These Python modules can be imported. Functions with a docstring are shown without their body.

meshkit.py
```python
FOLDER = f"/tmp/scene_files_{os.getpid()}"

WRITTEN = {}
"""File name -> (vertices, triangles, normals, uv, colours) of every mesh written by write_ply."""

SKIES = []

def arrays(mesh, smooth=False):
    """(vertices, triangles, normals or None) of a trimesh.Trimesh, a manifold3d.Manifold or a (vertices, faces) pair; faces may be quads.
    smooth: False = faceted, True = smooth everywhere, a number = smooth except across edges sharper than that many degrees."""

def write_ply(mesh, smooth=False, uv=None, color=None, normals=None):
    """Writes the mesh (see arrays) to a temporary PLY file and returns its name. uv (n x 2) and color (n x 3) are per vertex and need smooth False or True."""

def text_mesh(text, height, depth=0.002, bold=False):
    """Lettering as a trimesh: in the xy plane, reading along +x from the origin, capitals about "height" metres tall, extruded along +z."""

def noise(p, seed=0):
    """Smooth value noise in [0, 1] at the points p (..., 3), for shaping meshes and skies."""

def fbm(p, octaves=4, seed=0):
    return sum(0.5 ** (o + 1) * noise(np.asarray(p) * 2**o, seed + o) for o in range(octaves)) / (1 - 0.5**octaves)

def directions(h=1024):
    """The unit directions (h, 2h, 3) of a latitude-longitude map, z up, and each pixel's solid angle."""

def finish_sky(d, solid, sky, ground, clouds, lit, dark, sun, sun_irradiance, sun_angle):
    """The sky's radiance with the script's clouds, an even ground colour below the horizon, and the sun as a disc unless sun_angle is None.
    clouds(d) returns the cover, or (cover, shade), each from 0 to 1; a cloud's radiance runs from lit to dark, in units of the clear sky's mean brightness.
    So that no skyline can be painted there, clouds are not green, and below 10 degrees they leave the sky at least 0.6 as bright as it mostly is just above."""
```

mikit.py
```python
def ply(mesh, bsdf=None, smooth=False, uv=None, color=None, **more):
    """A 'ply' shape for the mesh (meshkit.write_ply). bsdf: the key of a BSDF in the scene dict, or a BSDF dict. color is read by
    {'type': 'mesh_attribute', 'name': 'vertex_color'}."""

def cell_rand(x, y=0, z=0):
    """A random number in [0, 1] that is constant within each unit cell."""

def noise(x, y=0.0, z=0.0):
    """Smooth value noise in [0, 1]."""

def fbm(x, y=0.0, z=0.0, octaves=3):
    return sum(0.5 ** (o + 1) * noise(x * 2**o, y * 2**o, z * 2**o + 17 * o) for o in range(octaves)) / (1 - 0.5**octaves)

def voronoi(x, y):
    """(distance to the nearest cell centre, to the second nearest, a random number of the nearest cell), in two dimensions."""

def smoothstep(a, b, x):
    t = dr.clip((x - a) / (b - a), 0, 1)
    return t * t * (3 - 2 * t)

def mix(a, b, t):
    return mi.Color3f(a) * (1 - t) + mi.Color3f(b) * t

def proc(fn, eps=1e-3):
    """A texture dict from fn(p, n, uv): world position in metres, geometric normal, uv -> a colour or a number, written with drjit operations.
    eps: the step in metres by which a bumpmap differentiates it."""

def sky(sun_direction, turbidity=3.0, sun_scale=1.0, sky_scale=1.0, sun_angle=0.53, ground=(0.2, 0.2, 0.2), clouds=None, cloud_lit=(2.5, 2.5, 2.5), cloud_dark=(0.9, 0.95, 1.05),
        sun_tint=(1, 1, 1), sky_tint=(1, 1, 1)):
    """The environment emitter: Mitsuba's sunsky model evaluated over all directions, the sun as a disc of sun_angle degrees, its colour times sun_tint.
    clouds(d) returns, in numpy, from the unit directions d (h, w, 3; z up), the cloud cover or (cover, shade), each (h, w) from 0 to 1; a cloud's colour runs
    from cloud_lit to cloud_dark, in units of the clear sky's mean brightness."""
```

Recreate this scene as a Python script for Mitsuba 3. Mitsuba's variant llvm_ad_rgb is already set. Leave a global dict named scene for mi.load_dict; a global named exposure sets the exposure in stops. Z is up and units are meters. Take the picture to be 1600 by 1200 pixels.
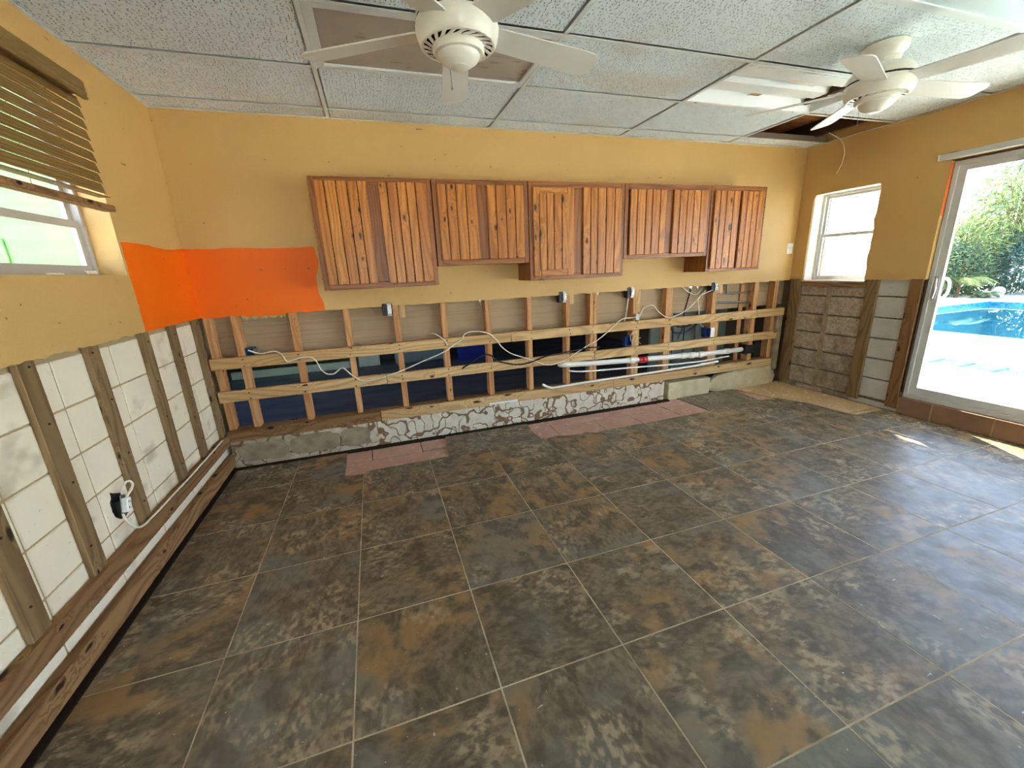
import math, random
import numpy as np, trimesh, mitsuba as mi, drjit as dr, mikit, meshkit
from mikit import proc, noise, fbm, voronoi, cell_rand, smoothstep, mix
from shapely.geometry import Polygon, box as sbox
from shapely.ops import unary_union
T = mi.ScalarTransform4f
scene, labels = {'type': 'scene'}, {}

# ---------------------------------------------------------------- camera, sky, sun, exposure
CAM = np.array([1.2401, -3.6084, 1.4667])
FWD = np.array([0.29357, 0.91712, -0.26963])
DOWN = np.array([-0.12362, -0.24327, -0.96205])
scene['camera'] = {'type': 'perspective', 'fov': math.degrees(2 * math.atan(800 / 638.03)), 'fov_axis': 'x', 'near_clip': 0.02, 'far_clip': 500.0,
                   'to_world': T().look_at(origin=CAM.tolist(), target=(CAM + FWD).tolist(), up=(-DOWN).tolist())}
SUN_EL = 50.0
sun = (0.51 * math.cos(math.radians(SUN_EL)), 0.86 * math.cos(math.radians(SUN_EL)), math.sin(math.radians(SUN_EL)))


def thin_clouds(d):
    c = meshkit.fbm(d * np.array([3.0, 3.0, 6.0]), 4, 3)
    return np.clip((c - 0.42) * 3.0, 0, 0.8)


scene['sky'] = mikit.sky(sun, turbidity=3.0, sun_scale=1.0, sky_scale=1.0, ground=(0.35, 0.34, 0.32), clouds=thin_clouds, cloud_lit=(2.6, 2.6, 2.6), cloud_dark=(1.4, 1.4, 1.45), sun_tint=(0.85, 1.0, 1.13), sky_tint=(0.84, 1.0, 1.12))
exposure = 4.9


# ---------------------------------------------------------------- helpers
def L(r, g, b):
    return [((c / 255 + 0.055) / 1.055) ** 2.4 if c > 10 else c / 255 / 12.92 for c in (r, g, b)]


def numbered(key):
    if key not in used:
        used.add(key)
        return key
    k = 1
    while f'{key}_{k:03d}' in used:
        k += 1
    used.add(f'{key}_{k:03d}')
    return f'{key}_{k:03d}'


used = set()


def tag(key, label=None, cat=None, group=None, kind=None):
    d = labels.setdefault(key, {})
    for k, v in (('label', label), ('category', cat), ('group', group), ('kind', kind)):
        if v:
            d[k] = v


def thing(name, label, cat, group=None, kind=None):
    key = numbered(name)
    tag(key, label, cat, group, kind)
    return key


def put(name, mesh, mat, parent=None, smooth=False, uv=None, label=None, cat=None, group=None, kind=None):
    key = numbered((parent + '__' if parent else '') + name)
    scene[key] = mikit.ply(mesh, mat, smooth=smooth, uv=uv)
    if label or cat or group or kind:
        tag(key, label, cat, group, kind)
    return key


def cbox(lo, hi, bev=0.0):
    """Box with chamfered edges as an unmerged trimesh."""
    lo, hi = np.minimum(lo, hi).astype(float), np.maximum(lo, hi).astype(float)
    if bev <= 0:
        return trimesh.creation.box(bounds=[lo, hi])
    b = min(bev, 0.45 * float((hi - lo).min()))
    pts = []
    for ax in range(3):
        for sx in (0, 1):
            for sy in (0, 1):
                for sz in (0, 1):
                    s = (sx, sy, sz)
                    pts.append([(hi[i] if s[i] else lo[i]) + (0 if i == ax else (-b if s[i] else b)) for i in range(3)])
    return trimesh.convex.convex_hull(np.array(pts))


def cat_(ms):
    return trimesh.util.concatenate(ms)


def wood_uv(m, axis, rng, M=None):
    """Unmerged faces with uv = (metres along the grain axis, metres across), offset at random per piece."""
    tri = np.asarray(m.triangles)
    n = np.abs(np.asarray(m.face_normals))
    o = [i for i in range(3) if i != axis]
    U = tri[:, :, axis].copy()
    dom = n[:, o[0]] > n[:, o[1]]
    V = np.where(dom[:, None], tri[:, :, o[1]] + 0.37, tri[:, :, o[0]])
    endg = n[:, axis] > 0.8
    U = np.where(endg[:, None], tri[:, :, o[0]] * 0.15, U)
    uv = np.stack([U.reshape(-1) + rng.uniform(0, 40), V.reshape(-1) + rng.uniform(0, 40)], -1)
    v = tri.reshape(-1, 3)
    if M is not None:
        v = trimesh.transformations.transform_points(v, M)
    return (v, np.arange(len(v)).reshape(-1, 3)), uv


RW = np.random.default_rng(11)


def wood(name, lo, hi, axis, mat, parent, bev=0.003, M=None, **kw):
    m, uv = wood_uv(cbox(lo, hi, bev), axis, RW, M)
    return put(name, m, mat, parent, uv=uv, **kw)


def extrude(poly, t):
    polys = getattr(poly, 'geoms', [poly])
    ms = [trimesh.creation.extrude_polygon(p, t) for p in polys if p.geom_type == 'Polygon' and p.area > 1e-7]
    return cat_(ms)


def swap(m, order):
    """Reorders axes of an extruded (a, b, t) mesh: order gives where each world axis is read from."""
    v = np.asarray(m.vertices)[:, order]
    f = np.asarray(m.faces)
    s = np.linalg.det(np.eye(3)[order])
    return trimesh.Trimesh(v, f[:, ::-1] if s < 0 else f, process=False)


def wall_xz(poly, y0, t):
    m = swap(extrude(poly, t), [0, 2, 1])
    m.apply_translation([0, y0, 0])
    return m


def wall_yz(poly, x0, t):
    m = swap(extrude(poly, t), [2, 0, 1])
    m.apply_translation([x0, 0, 0])
    return m


def flat_xy(poly, z0, t):
    m = extrude(poly, t)
    m.apply_translation([0, 0, z0])
    return m


def curve(pts, step=0.02):
    p = np.array(pts, float)
    q = np.vstack([2 * p[0] - p[1], p, 2 * p[-1] - p[-2]])
    out = []
    for i in range(1, len(q) - 2):
        n = max(2, int(np.linalg.norm(q[i + 1] - q[i]) / step))
        for t in np.arange(n) / n:
            a, b, c, d = q[i - 1], q[i], q[i + 1], q[i + 2]
            out.append(0.5 * (2 * b + (c - a) * t + (2 * a - 5 * b + 4 * c - d) * t * t + (3 * b - a - 3 * c + d) * t ** 3))
    out.append(q[-2])
    return np.array(out)


def tube(pts, r, sides=8, caps=True):
    p = np.asarray(pts, float)
    t = np.gradient(p, axis=0)
    t /= np.linalg.norm(t, axis=1, keepdims=True) + 1e-12
    a = np.cross(t[0], [0, 0, 1.0] if abs(t[0][2]) < 0.9 else [1.0, 0, 0])
    V = []
    rr = np.broadcast_to(r, (len(p),))
    for i in range(len(p)):
        a = a - t[i] * (a @ t[i])
        a /= np.linalg.norm(a) + 1e-12
        b = np.cross(t[i], a)
        for k in range(sides):
            w = 2 * np.pi * k / sides
            V.append(p[i] + rr[i] * (np.cos(w) * a + np.sin(w) * b))
    F = []
    for i in range(len(p) - 1):
        for k in range(sides):
            k2 = (k + 1) % sides
            F += [[i * sides + k, i * sides + k2, (i + 1) * sides + k2], [i * sides + k, (i + 1) * sides + k2, (i + 1) * sides + k]]
    if caps:
        V += [p[0], p[-1]]
        n = len(V)
        for k in range(sides):
            k2 = (k + 1) % sides
            F += [[n - 2, k2, k], [n - 1, (len(p) - 1) * sides + k, (len(p) - 1) * sides + k2]]
    m = trimesh.Trimesh(np.array(V), np.array(F), process=False)
    return m


def rod(a, b, r, sides=12):
    return tube([a, b], r, sides)


def lathe(profile, n=48, at=(0, 0, 0)):
    m = trimesh.creation.revolve(np.array(profile, float), sections=n)
    m.apply_translation(at)
    return m


def jag(x0, x1, z, amp, step, seed):
    r = np.random.default_rng(seed)
    n = max(2, int(abs(x1 - x0) / step))
    xs = np.linspace(x0, x1, n + 1)
    return [(float(x), float(z + amp * (r.random() - 0.5) * (1 if r.random() < 0.8 else 2.5))) for x in xs]


# ---------------------------------------------------------------- materials
def bsdf(key, color, rough=0.6, spec=0.4, two=True, **kw):
    col = color if isinstance(color, dict) else {'type': 'rgb', 'value': list(color)}
    key = 'mat_' + key
    d = {'type': 'principled', 'base_color': col, 'roughness': rough, 'specular': spec, **kw}
    scene[key] = {'type': 'twosided', 'bsdf': d} if two else d
    return key


def wood_fn(base, light, dark, knot, dens=0.25, freq=55.0, fine=0.35, contrast=0.6):
    def fn(p, n, uv):
        u, v = uv.x, uv.y
        d1, d2, w = voronoi(u / 0.24, v / 0.10)
        kd = dr.select(w < dens, d1 * (0.75 + 0.7 * noise(u * 60, v * 90)) / (0.55 + 0.9 * w / dens), mi.Float(9.0))
        bend = dr.exp(-dr.square(kd / 0.30))
        field = v * freq + 6.0 * fbm(u * 1.0, v * 5.0, 3.0, 3) + bend * 2.0
        g = 0.5 + 0.5 * dr.sin(field * 6.2832)
        g = g * g
        fi = noise(u * 9.0, v * 700.0)
        big = fbm(u * 0.9, v * 5.0, 9.0, 2)
        c = mix(mix(base, light, smoothstep(0.3, 0.7, big)), dark, dr.clip(contrast * g + fine * (fi - 0.35), 0, 1))
        return mix(c, knot, smoothstep(0.15, 0.05, kd))
    return fn


M_PINE = bsdf('pine', proc(wood_fn(L(196, 158, 104), L(212, 178, 124), L(158, 116, 66), L(74, 40, 18), 0.3, 22.0, 0.3, 0.5)), 0.65, 0.3)
M_STUD = bsdf('stud_pine', proc(wood_fn(L(196, 142, 90), L(210, 160, 108), L(160, 100, 54), L(84, 44, 22), 0.2, 22.0, 0.3, 0.5)), 0.7, 0.3)
M_FUR = bsdf('aged_pine', proc(wood_fn(L(132, 108, 72), L(148, 122, 84), L(96, 72, 44), L(50, 33, 18), 0.22, 20.0, 0.35, 0.6)), 0.75, 0.25)
M_PLATE = bsdf('weathered_plate', proc(wood_fn(L(132, 98, 62), L(150, 114, 74), L(92, 60, 34), L(44, 26, 14), 0.5, 20.0, 0.35, 0.6)), 0.75, 0.25)
M_OAK = bsdf('knotty_oak', proc(wood_fn(L(178, 108, 36), L(196, 126, 48), L(116, 58, 14), L(46, 20, 6), 0.34, 24.0, 0.4, 0.45)), 0.35, 0.5)
M_OAKF = bsdf('oak_frame', proc(wood_fn(L(138, 78, 26), L(152, 90, 34), L(94, 46, 12), L(70, 32, 8), 0.05, 24.0, 0.45)), 0.4, 0.5)
M_BLIND = bsdf('blind_wood', proc(wood_fn(L(124, 98, 54), L(134, 108, 62), L(100, 76, 40), L(76, 52, 26), 0.1, 60.0)), 0.5, 0.4)


def paint_fn(p, n, uv):
    wob = 0.010 * (noise(p.x * 25, p.y * 25, p.z * 25) - 0.5) + 0.02 * (noise(p.x * 6, p.y * 6, p.z * 6) - 0.5)
    below = smoothstep(0.002, -0.002, p.z - 1.695 - wob)
    edge_x = 0.845 + wob * 1.2 + (0.02 * dr.sin(p.z * 17))
    edge_y = -0.785 + wob
    inside = smoothstep(0.002, -0.002, p.x - edge_x) * smoothstep(-0.002, 0.002, p.y - edge_y)
    o = below * inside
    fleck = noise(p.x * 300, p.y * 300, p.z * 300)
    yel = mix(L(198, 160, 96), L(204, 167, 104), fleck)
    org = mix(L(236, 102, 2), L(242, 112, 6), fleck)
    spot = smoothstep(0.965, 0.985, noise(p.x * 24, p.y * 24, p.z * 24))
    return mix(mix(yel, org, o), L(120, 84, 40), spot * 0.7)


M_PAINT = 'wall_paint'
scene['wall_paint'] = {'type': 'twosided', 'bsdf': {'type': 'bumpmap', 'arbitrary': proc(lambda p, n, uv: fbm(p.x * 110, p.y * 110, p.z * 110, 2), 2e-3), 'scale': 0.0012,
                       'bsdf': {'type': 'principled', 'base_color': proc(paint_fn), 'roughness': 0.55, 'specular': 0.35}}}


def white_block_fn(p, n, uv):
    g = fbm(p.x * 3, p.y * 3, p.z * 3, 4)
    s = noise(p.x * 90, p.y * 90, p.z * 90)
    c = mix(L(238, 228, 202), L(226, 212, 182), g)
    c = mix(c, L(150, 128, 96), smoothstep(0.86, 0.97, s) * 0.6)
    return mix(c, L(158, 138, 108), smoothstep(0.60, 0.80, fbm(p.y * 5 + 3, p.z * 7, p.x, 4)) * 0.55)


def grey_block_fn(p, n, uv):
    g = fbm(p.y * 6, p.z * 6, p.x * 6, 4)
    s = noise(p.x * 130, p.y * 130, p.z * 130)
    f = fbm(p.y * 45, p.z * 45, 3.0, 3)
    left = smoothstep(-0.83, -0.80, p.y)
    c = mix(L(200, 198, 186), L(176, 172, 158), g)
    c = mix(c, L(160, 138, 110), left * (0.45 + 0.5 * smoothstep(0.35, 0.65, f)))
    c = mix(c, L(112, 92, 68), left * smoothstep(0.55, 0.75, fbm(p.y * 5 + 7, p.z * 5, 2.0, 4)) * 0.6)
    return mix(c, L(70, 54, 40), smoothstep(0.74, 0.92, s) * (0.25 + 0.4 * left))


M_WBLOCK = bsdf('white_block', proc(white_block_fn), 0.8, 0.2)
M_GBLOCK = bsdf('grey_block', proc(grey_block_fn), 0.85, 0.2)
M_MORTAR_W = bsdf('white_mortar', L(172, 150, 112), 0.9, 0.1)
M_MORTAR_G = bsdf('grey_mortar', L(112, 96, 76), 0.9, 0.1)


def slate_fn(p, n, uv):
    u, v = uv.x, uv.y
    wx, wy = fbm(u * 5, v * 5, 11.0, 3) - 0.5, fbm(u * 5, v * 5, 23.0, 3) - 0.5
    u, v = u + 0.05 * wx, v + 0.05 * wy
    a = fbm(u * 2.8, v * 3.0, 0.0, 6)
    b = fbm(u * 3.0 + 31, v * 3.4, 5.0, 5)
    c = fbm(u * 4.2 + 11, v * 5.6, 9.0, 5)
    f = fbm(u * 60, v * 40, 2.0, 4)
    w = fbm(u * 17 + 5, v * 14, 7.0, 5)
    col = mix(L(100, 90, 72), L(126, 114, 92), smoothstep(0.25, 0.75, f))
    col = mix(col, L(150, 118, 74), smoothstep(0.46, 0.68, a) * smoothstep(0.25, 0.70, w) * 0.85)
    col = mix(col, L(112, 118, 108), smoothstep(0.50, 0.70, b) * 0.55)
    col = mix(col, L(172, 156, 126), smoothstep(0.48, 0.72, c) * smoothstep(0.35, 0.75, f) * 0.75)
    col = mix(col, L(74, 65, 50), smoothstep(0.56, 0.30, w) * 0.55)
    return mix(col, L(214, 208, 192), smoothstep(0.972, 0.99, noise(u * 60, v * 60, 4.0)) * 0.8)


def slate_rough(p, n, uv):
    return 0.30 + 0.22 * fbm(uv.x * 12, uv.y * 12, 3.0, 3)


scene['slate_tile'] = {'type': 'twosided', 'bsdf': {'type': 'bumpmap', 'arbitrary': proc(lambda p, n, uv: fbm(uv.x * 16, uv.y * 16, 1.0, 3), 2e-3), 'scale': 0.0016,
                       'bsdf': {'type': 'principled', 'base_color': proc(slate_fn), 'roughness': proc(slate_rough), 'specular': 0.55}}}
M_SLATE = 'slate_tile'
M_GROUT = bsdf('grout', proc(lambda p, n, uv: mix(L(196, 180, 150), L(150, 136, 110), noise(p.x * 12, p.y * 12))), 0.9, 0.1)


def pink_fn(p, n, uv):
    g = fbm(p.x * 7, p.y * 7, 1.0, 4)
    c = mix(L(178, 138, 118), L(200, 164, 144), g)
    return mix(c, L(212, 190, 172), smoothstep(0.62, 0.8, fbm(p.x * 24, p.y * 24, 3.0, 3)) * 0.6)


M_PINK = bsdf('pink_tile', proc(pink_fn), 0.75, 0.25)
M_TAN = bsdf('tan_thinset', proc(lambda p, n, uv: mix(mix(L(204, 178, 136), L(178, 148, 106), fbm(p.x * 6, p.y * 6, 1.0, 4)), L(222, 204, 170), smoothstep(0.78, 0.9, noise(p.x * 40, p.y * 40)))), 0.85, 0.2)
M_DIRT = bsdf('dark_dirt', L(46, 36, 26), 0.95, 0.1)


def ceil_fn(p, n, uv):
    g = 0.021
    ix, iy = dr.floor(p.x / g), dr.floor(p.y / g)
    r0, r1, r2 = cell_rand(ix, iy), cell_rand(ix, iy, 5), cell_rand(ix, iy, 8)
    a = r0 * 1.5 + 0.5
    fx, fy = p.x / g - ix - 0.5 + (r1 - 0.5) * 0.5, p.y / g - iy - 0.5 + (r2 - 0.5) * 0.5
    s, c = dr.sin(a), dr.cos(a)
    qx, qy = fx * c + fy * s, -fx * s + fy * c
    d = dr.sqrt(dr.square(qx / (0.20 + 0.22 * r1)) + dr.square(qy / (0.09 + 0.04 * r0)))
    hole = smoothstep(1.1, 0.8, d) * dr.select(r2 < 0.72, mi.Float(1.0), mi.Float(0.0))
    pin = smoothstep(0.76, 0.86, noise(p.x * 170, p.y * 170))
    c0 = mix(L(220, 232, 234), L(210, 222, 224), fbm(p.x * 2.2, p.y * 2.2, 0.0, 3))
    c0 = mix(c0, L(204, 200, 184), smoothstep(0.62, 0.8, fbm(p.x * 1.3 + 9, p.y * 2.1, 4.0, 3)) * 0.6)
    return mix(c0, L(78, 76, 70), dr.maximum(hole * 0.9, pin * 0.45))


M_CEIL = bsdf('ceiling_tile', proc(ceil_fn), 0.85, 0.15)
M_GRID = bsdf('grid_enamel', L(208, 216, 214), 0.45, 0.4)
M_TAUPE = bsdf('taupe_panel', proc(lambda p, n, uv: mix(mix(L(176, 168, 154), L(166, 156, 142), fbm(p.x * 3, p.y * 5, 1.0, 3)), L(132, 120, 104), smoothstep(0.66, 0.8, fbm(p.x * 12, p.y * 30, 2.0, 3)) * 0.6)), 0.6, 0.3)
M_WHITE = bsdf('white_metal', L(226, 230, 228), 0.35, 0.5)
M_LENS = bsdf('acrylic_lens', L(192, 208, 210), 0.3, 0.5)
M_CREAM = bsdf('cream_enamel', L(220, 218, 204), 0.25, 0.55)
M_BLADE = bsdf('blade_cream', L(204, 204, 194), 0.4, 0.45)
M_BLACK = bsdf('black_plastic', L(26, 25, 24), 0.45, 0.4)
M_DKBRN = bsdf('dark_brown', L(52, 36, 24), 0.7, 0.3)
M_DEV = bsdf('white_plastic', L(232, 230, 222), 0.3, 0.5)
M_BLUE = bsdf('blue_box_plastic', L(30, 84, 122), 0.4, 0.5)
M_NAVY = bsdf('navy_box_plastic', L(34, 58, 120), 0.4, 0.5)
M_CABLE = bsdf('white_cable', L(226, 216, 196), 0.45, 0.4)
M_PVC = bsdf('pvc', L(230, 226, 212), 0.3, 0.5)
M_RED = bsdf('red_fitting', L(176, 32, 34), 0.4, 0.5)
M_STEEL = bsdf('grey_steel', L(128, 124, 120), 0.35, 0.5, metallic=0.7)
M_CHROME = bsdf('chrome', L(210, 212, 214), 0.15, 0.5, metallic=1.0)
M_ALU = bsdf('white_aluminium', L(196, 196, 190), 0.4, 0.5)
M_ALU_OLD = bsdf('old_aluminium', L(176, 170, 160), 0.4, 0.5)
M_PAPER = bsdf('torn_paper', L(196, 176, 118), 0.9, 0.1)
M_BACK = bsdf('backing_board', proc(lambda p, n, uv: mix(mix(L(178, 154, 122), L(162, 138, 106), fbm(p.x * 3, p.z * 4, 1.0, 3)), L(146, 122, 92), smoothstep(0.6, 0.75, noise(p.x * 1.5, p.z * 90)) * 0.35)), 0.85, 0.15)


def glue(x, z):
    q = fbm(x * 7, z * 8, 3.0, 3)
    r = fbm(x * 12 + 4, z * 10, 8.0, 2)
    return dr.maximum(smoothstep(0.050, 0.022, dr.abs(q - 0.5)), smoothstep(0.034, 0.016, dr.abs(r - 0.52)))


def curb_fn(p, n, uv):
    x, z = p.x, p.z
    dirty = smoothstep(1.5, 0.2, x + 0.5 * (noise(x * 7, z * 9) - 0.5))
    base = mix(L(228, 218, 194), L(160, 142, 110), dr.clip(dirty * 0.6 + 0.5 * fbm(x * 20, z * 20, 1.0, 3), 0, 1))
    return mix(base, L(118, 84, 48), glue(x, z) * 0.9)


scene['glue_curb'] = {'type': 'twosided', 'bsdf': {'type': 'bumpmap', 'arbitrary': proc(lambda p, n, uv: glue(p.x, p.z), 2e-3), 'scale': 0.005,
                      'bsdf': {'type': 'principled', 'base_color': proc(curb_fn), 'roughness': 0.85, 'specular': 0.2}}}
M_CURB = 'glue_curb'
M_FOAM = bsdf('pale_plaster', proc(lambda p, n, uv: mix(L(216, 204, 168), L(176, 158, 116), fbm(p.x * 14, p.z * 14, p.y * 14, 4))), 0.9, 0.15)
M_SILLT = bsdf('terracotta_brown', proc(lambda p, n, uv: mix(L(146, 112, 84), L(122, 90, 66), fbm(p.x * 9, p.y * 9, p.z * 9, 3))), 0.5, 0.4)
M_CONC = bsdf('cement', proc(lambda p, n, uv: mix(L(176, 160, 130), L(118, 100, 74), fbm(p.x * 14, p.y * 14, p.z * 14, 4))), 0.9, 0.15)
M_BFLOOR = bsdf('blue_floor', proc(lambda p, n, uv: mix(L(112, 114, 126), L(74, 78, 92), fbm(p.x * 2.5, p.y * 6, 1.0, 4))), 0.55, 0.4)
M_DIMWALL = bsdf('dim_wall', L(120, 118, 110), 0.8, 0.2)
M_GREENM = bsdf('green_grey_metal', L(150, 164, 158), 0.45, 0.5)
M_OSB = bsdf('roof_sheathing', proc(wood_fn(L(170, 112, 66), L(186, 128, 78), L(120, 72, 38), L(70, 36, 18), 0.15, 8.0)), 0.8, 0.2)
M_JOIST = bsdf('dark_joist', L(66, 48, 36), 0.85, 0.2)
M_STUCCO = bsdf('mint_stucco', proc(lambda p, n, uv: mix(L(150, 200, 138), L(132, 184, 124), fbm(p.y * 22, p.z * 22, 1.0, 4))), 0.9, 0.15)
M_HOUSE = bsdf('house_stucco', L(214, 206, 190), 0.9, 0.15)
M_DECK = bsdf('pool_deck', proc(lambda p, n, uv: mix(L(222, 218, 208), L(206, 202, 190), fbm(p.x * 4, p.y * 4, 0.0, 4))), 0.85, 0.2)
M_POOL = bsdf('pool_plaster', proc(lambda p, n, uv: mix(L(40, 150, 176), L(70, 176, 196), fbm(p.x * 1.2, p.y * 1.2, p.z, 3))), 0.8, 0.2)
M_SHELF = bsdf('pool_shelf', proc(lambda p, n, uv: mix(L(214, 226, 224), L(190, 214, 214), fbm(p.x * 1.6, p.y * 1.6, p.z, 3))), 0.8, 0.2)
M_PEBBLE = bsdf('pool_mosaic', proc(lambda p, n, uv: mix(L(70, 128, 118), L(120, 172, 158), fbm(p.x * 9, p.y * 9, p.z, 3))), 0.6, 0.3)
M_PTILE = bsdf('pool_tile', proc(lambda p, n, uv: mix(L(20, 92, 124), L(50, 140, 160), cell_rand(dr.floor(p.x / 0.05), dr.floor(p.y / 0.05), dr.floor(p.z / 0.05)))), 0.3, 0.5)
scene['window_glass'] = {'type': 'thindielectric', 'int_ior': 1.5}
scene['pool_water'] = {'type': 'thindielectric', 'int_ior': 1.33, 'specular_transmittance': {'type': 'rgb', 'value': [0.82, 0.97, 0.98]}}


def leaf(key, r, g, b):
    scene[key] = {'type': 'principledthin', 'base_color': {'type': 'rgb', 'value': L(r, g, b)}, 'roughness': 0.5, 'diff_trans': 0.5, 'spec_trans': 0.0}
    return key


LEAVES = [leaf('leaf_dark', 74, 96, 80), leaf('leaf_mid', 106, 128, 92), leaf('leaf_light', 150, 164, 104), leaf('leaf_blue', 92, 126, 120)]
M_TRUNK = bsdf('trunk_bark', L(112, 96, 74), 0.9, 0.1)

# ---------------------------------------------------------------- dimensions
LX, HC = 5.824, 2.578          # room width, ceiling height
YB = -7.0                      # rear wall
CUT = 1.215                    # height of the flood cut
DOOR_Y1 = -4.32                # far jamb of the sliding door

# ---------------------------------------------------------------- back wall
bw = thing('wall_back', 'yellow back wall, its lower drywall cut away to bare studs, with an orange patch on the left', 'wall', kind='structure')
low = jag(0.0, LX, CUT, 0.006, 0.03, 5)
low = [(x, z - (0.018 * abs(math.sin(x * 61)) if 0.28 < x < 0.57 else 0)) for x, z in low]
put('drywall', wall_xz(Polygon(low + [(LX, 2.60), (0, 2.60)]), 0.0, 0.0127), M_PAINT, bw)
put('torn_paper', wall_xz(Polygon([(0.26, CUT + .004)] + [(0.26 + k * 0.012, CUT - 0.012 - 0.03 * abs(math.sin(k * 1.7)) * abs(math.sin(k * 0.6))) for k in range(1, 26)] + [(0.57, CUT + .004)]), 0.0135, 0.002), M_PAPER, bw, label='torn yellowed drywall paper')
for x0, w in [(3.30, 0.03), (4.40, 0.05), (4.50, .03), (2.12, .02)]:
    put('torn_paper', wall_xz(Polygon([(x0, CUT + .004), (x0 + w * .3, CUT - .022), (x0 + w * .5, CUT - .008), (x0 + w * .7, CUT - .035), (x0 + w, CUT + .004)]), 0.004, 0.002), M_DEV, bw, label='torn white drywall paper')
STUDS = [(0.008, .05), (0.185, .05), (0.582, .05), (0.98, .045), (1.372, .048), (1.775, .05), (2.175, .048), (2.58, .045), (2.978, .042), (3.239, .040), (3.283, .040), (3.734, .044), (4.134, .08), (4.739, .06), (5.323, .064), (5.625, .058)]
for x, w in STUDS:
    wood('stud', (x, 0.016, 0.318), (x + w, 0.105, 2.60), 2, M_STUD, bw)
for x0, x1, z0, z1, m in [(1.424, 1.474, 1.108, 1.216, M_PINE), (3.779, 3.822, 0.10, 1.216, M_PINE), (4.80, 4.868, 1.12, 1.216, M_PINE), (4.79, 4.86, 0.25, 0.83, M_PINE), (3.021, 3.066, 1.12, 1.216, M_PINE), (5.20, 5.26, 0.3, 1.21, M_STUD)]:
    wood('block', (x0, 0.018 if x0 < 5.1 else .09, z0), (x1, 0.10, z1), 2, m, bw)
for x0, x1, z0, z1 in [(-0.004, 2.40, 0.818, 0.907), (2.403, 5.775, 0.818, 0.907), (0.0, 1.255, 0.558, 0.646), (1.258, 3.275, 0.556, 0.644), (3.279, 5.70, 0.553, 0.640), (0.0, 1.165, 0.228, 0.317), (1.170, 3.50, 0.228, 0.317), (3.504, 5.67, 0.226, 0.315)]:
    wood('rail', (x0, -0.022, z0), (x1, 0.0155, z1), 0, M_PINE if z0 > 0.4 else (M_PLATE if x1 < 1.3 else M_PINE), bw)
wood('sole_plate', (0.0, 0.016, 0.228), (5.7, 0.105, 0.317), 0, M_PLATE, bw)
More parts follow.
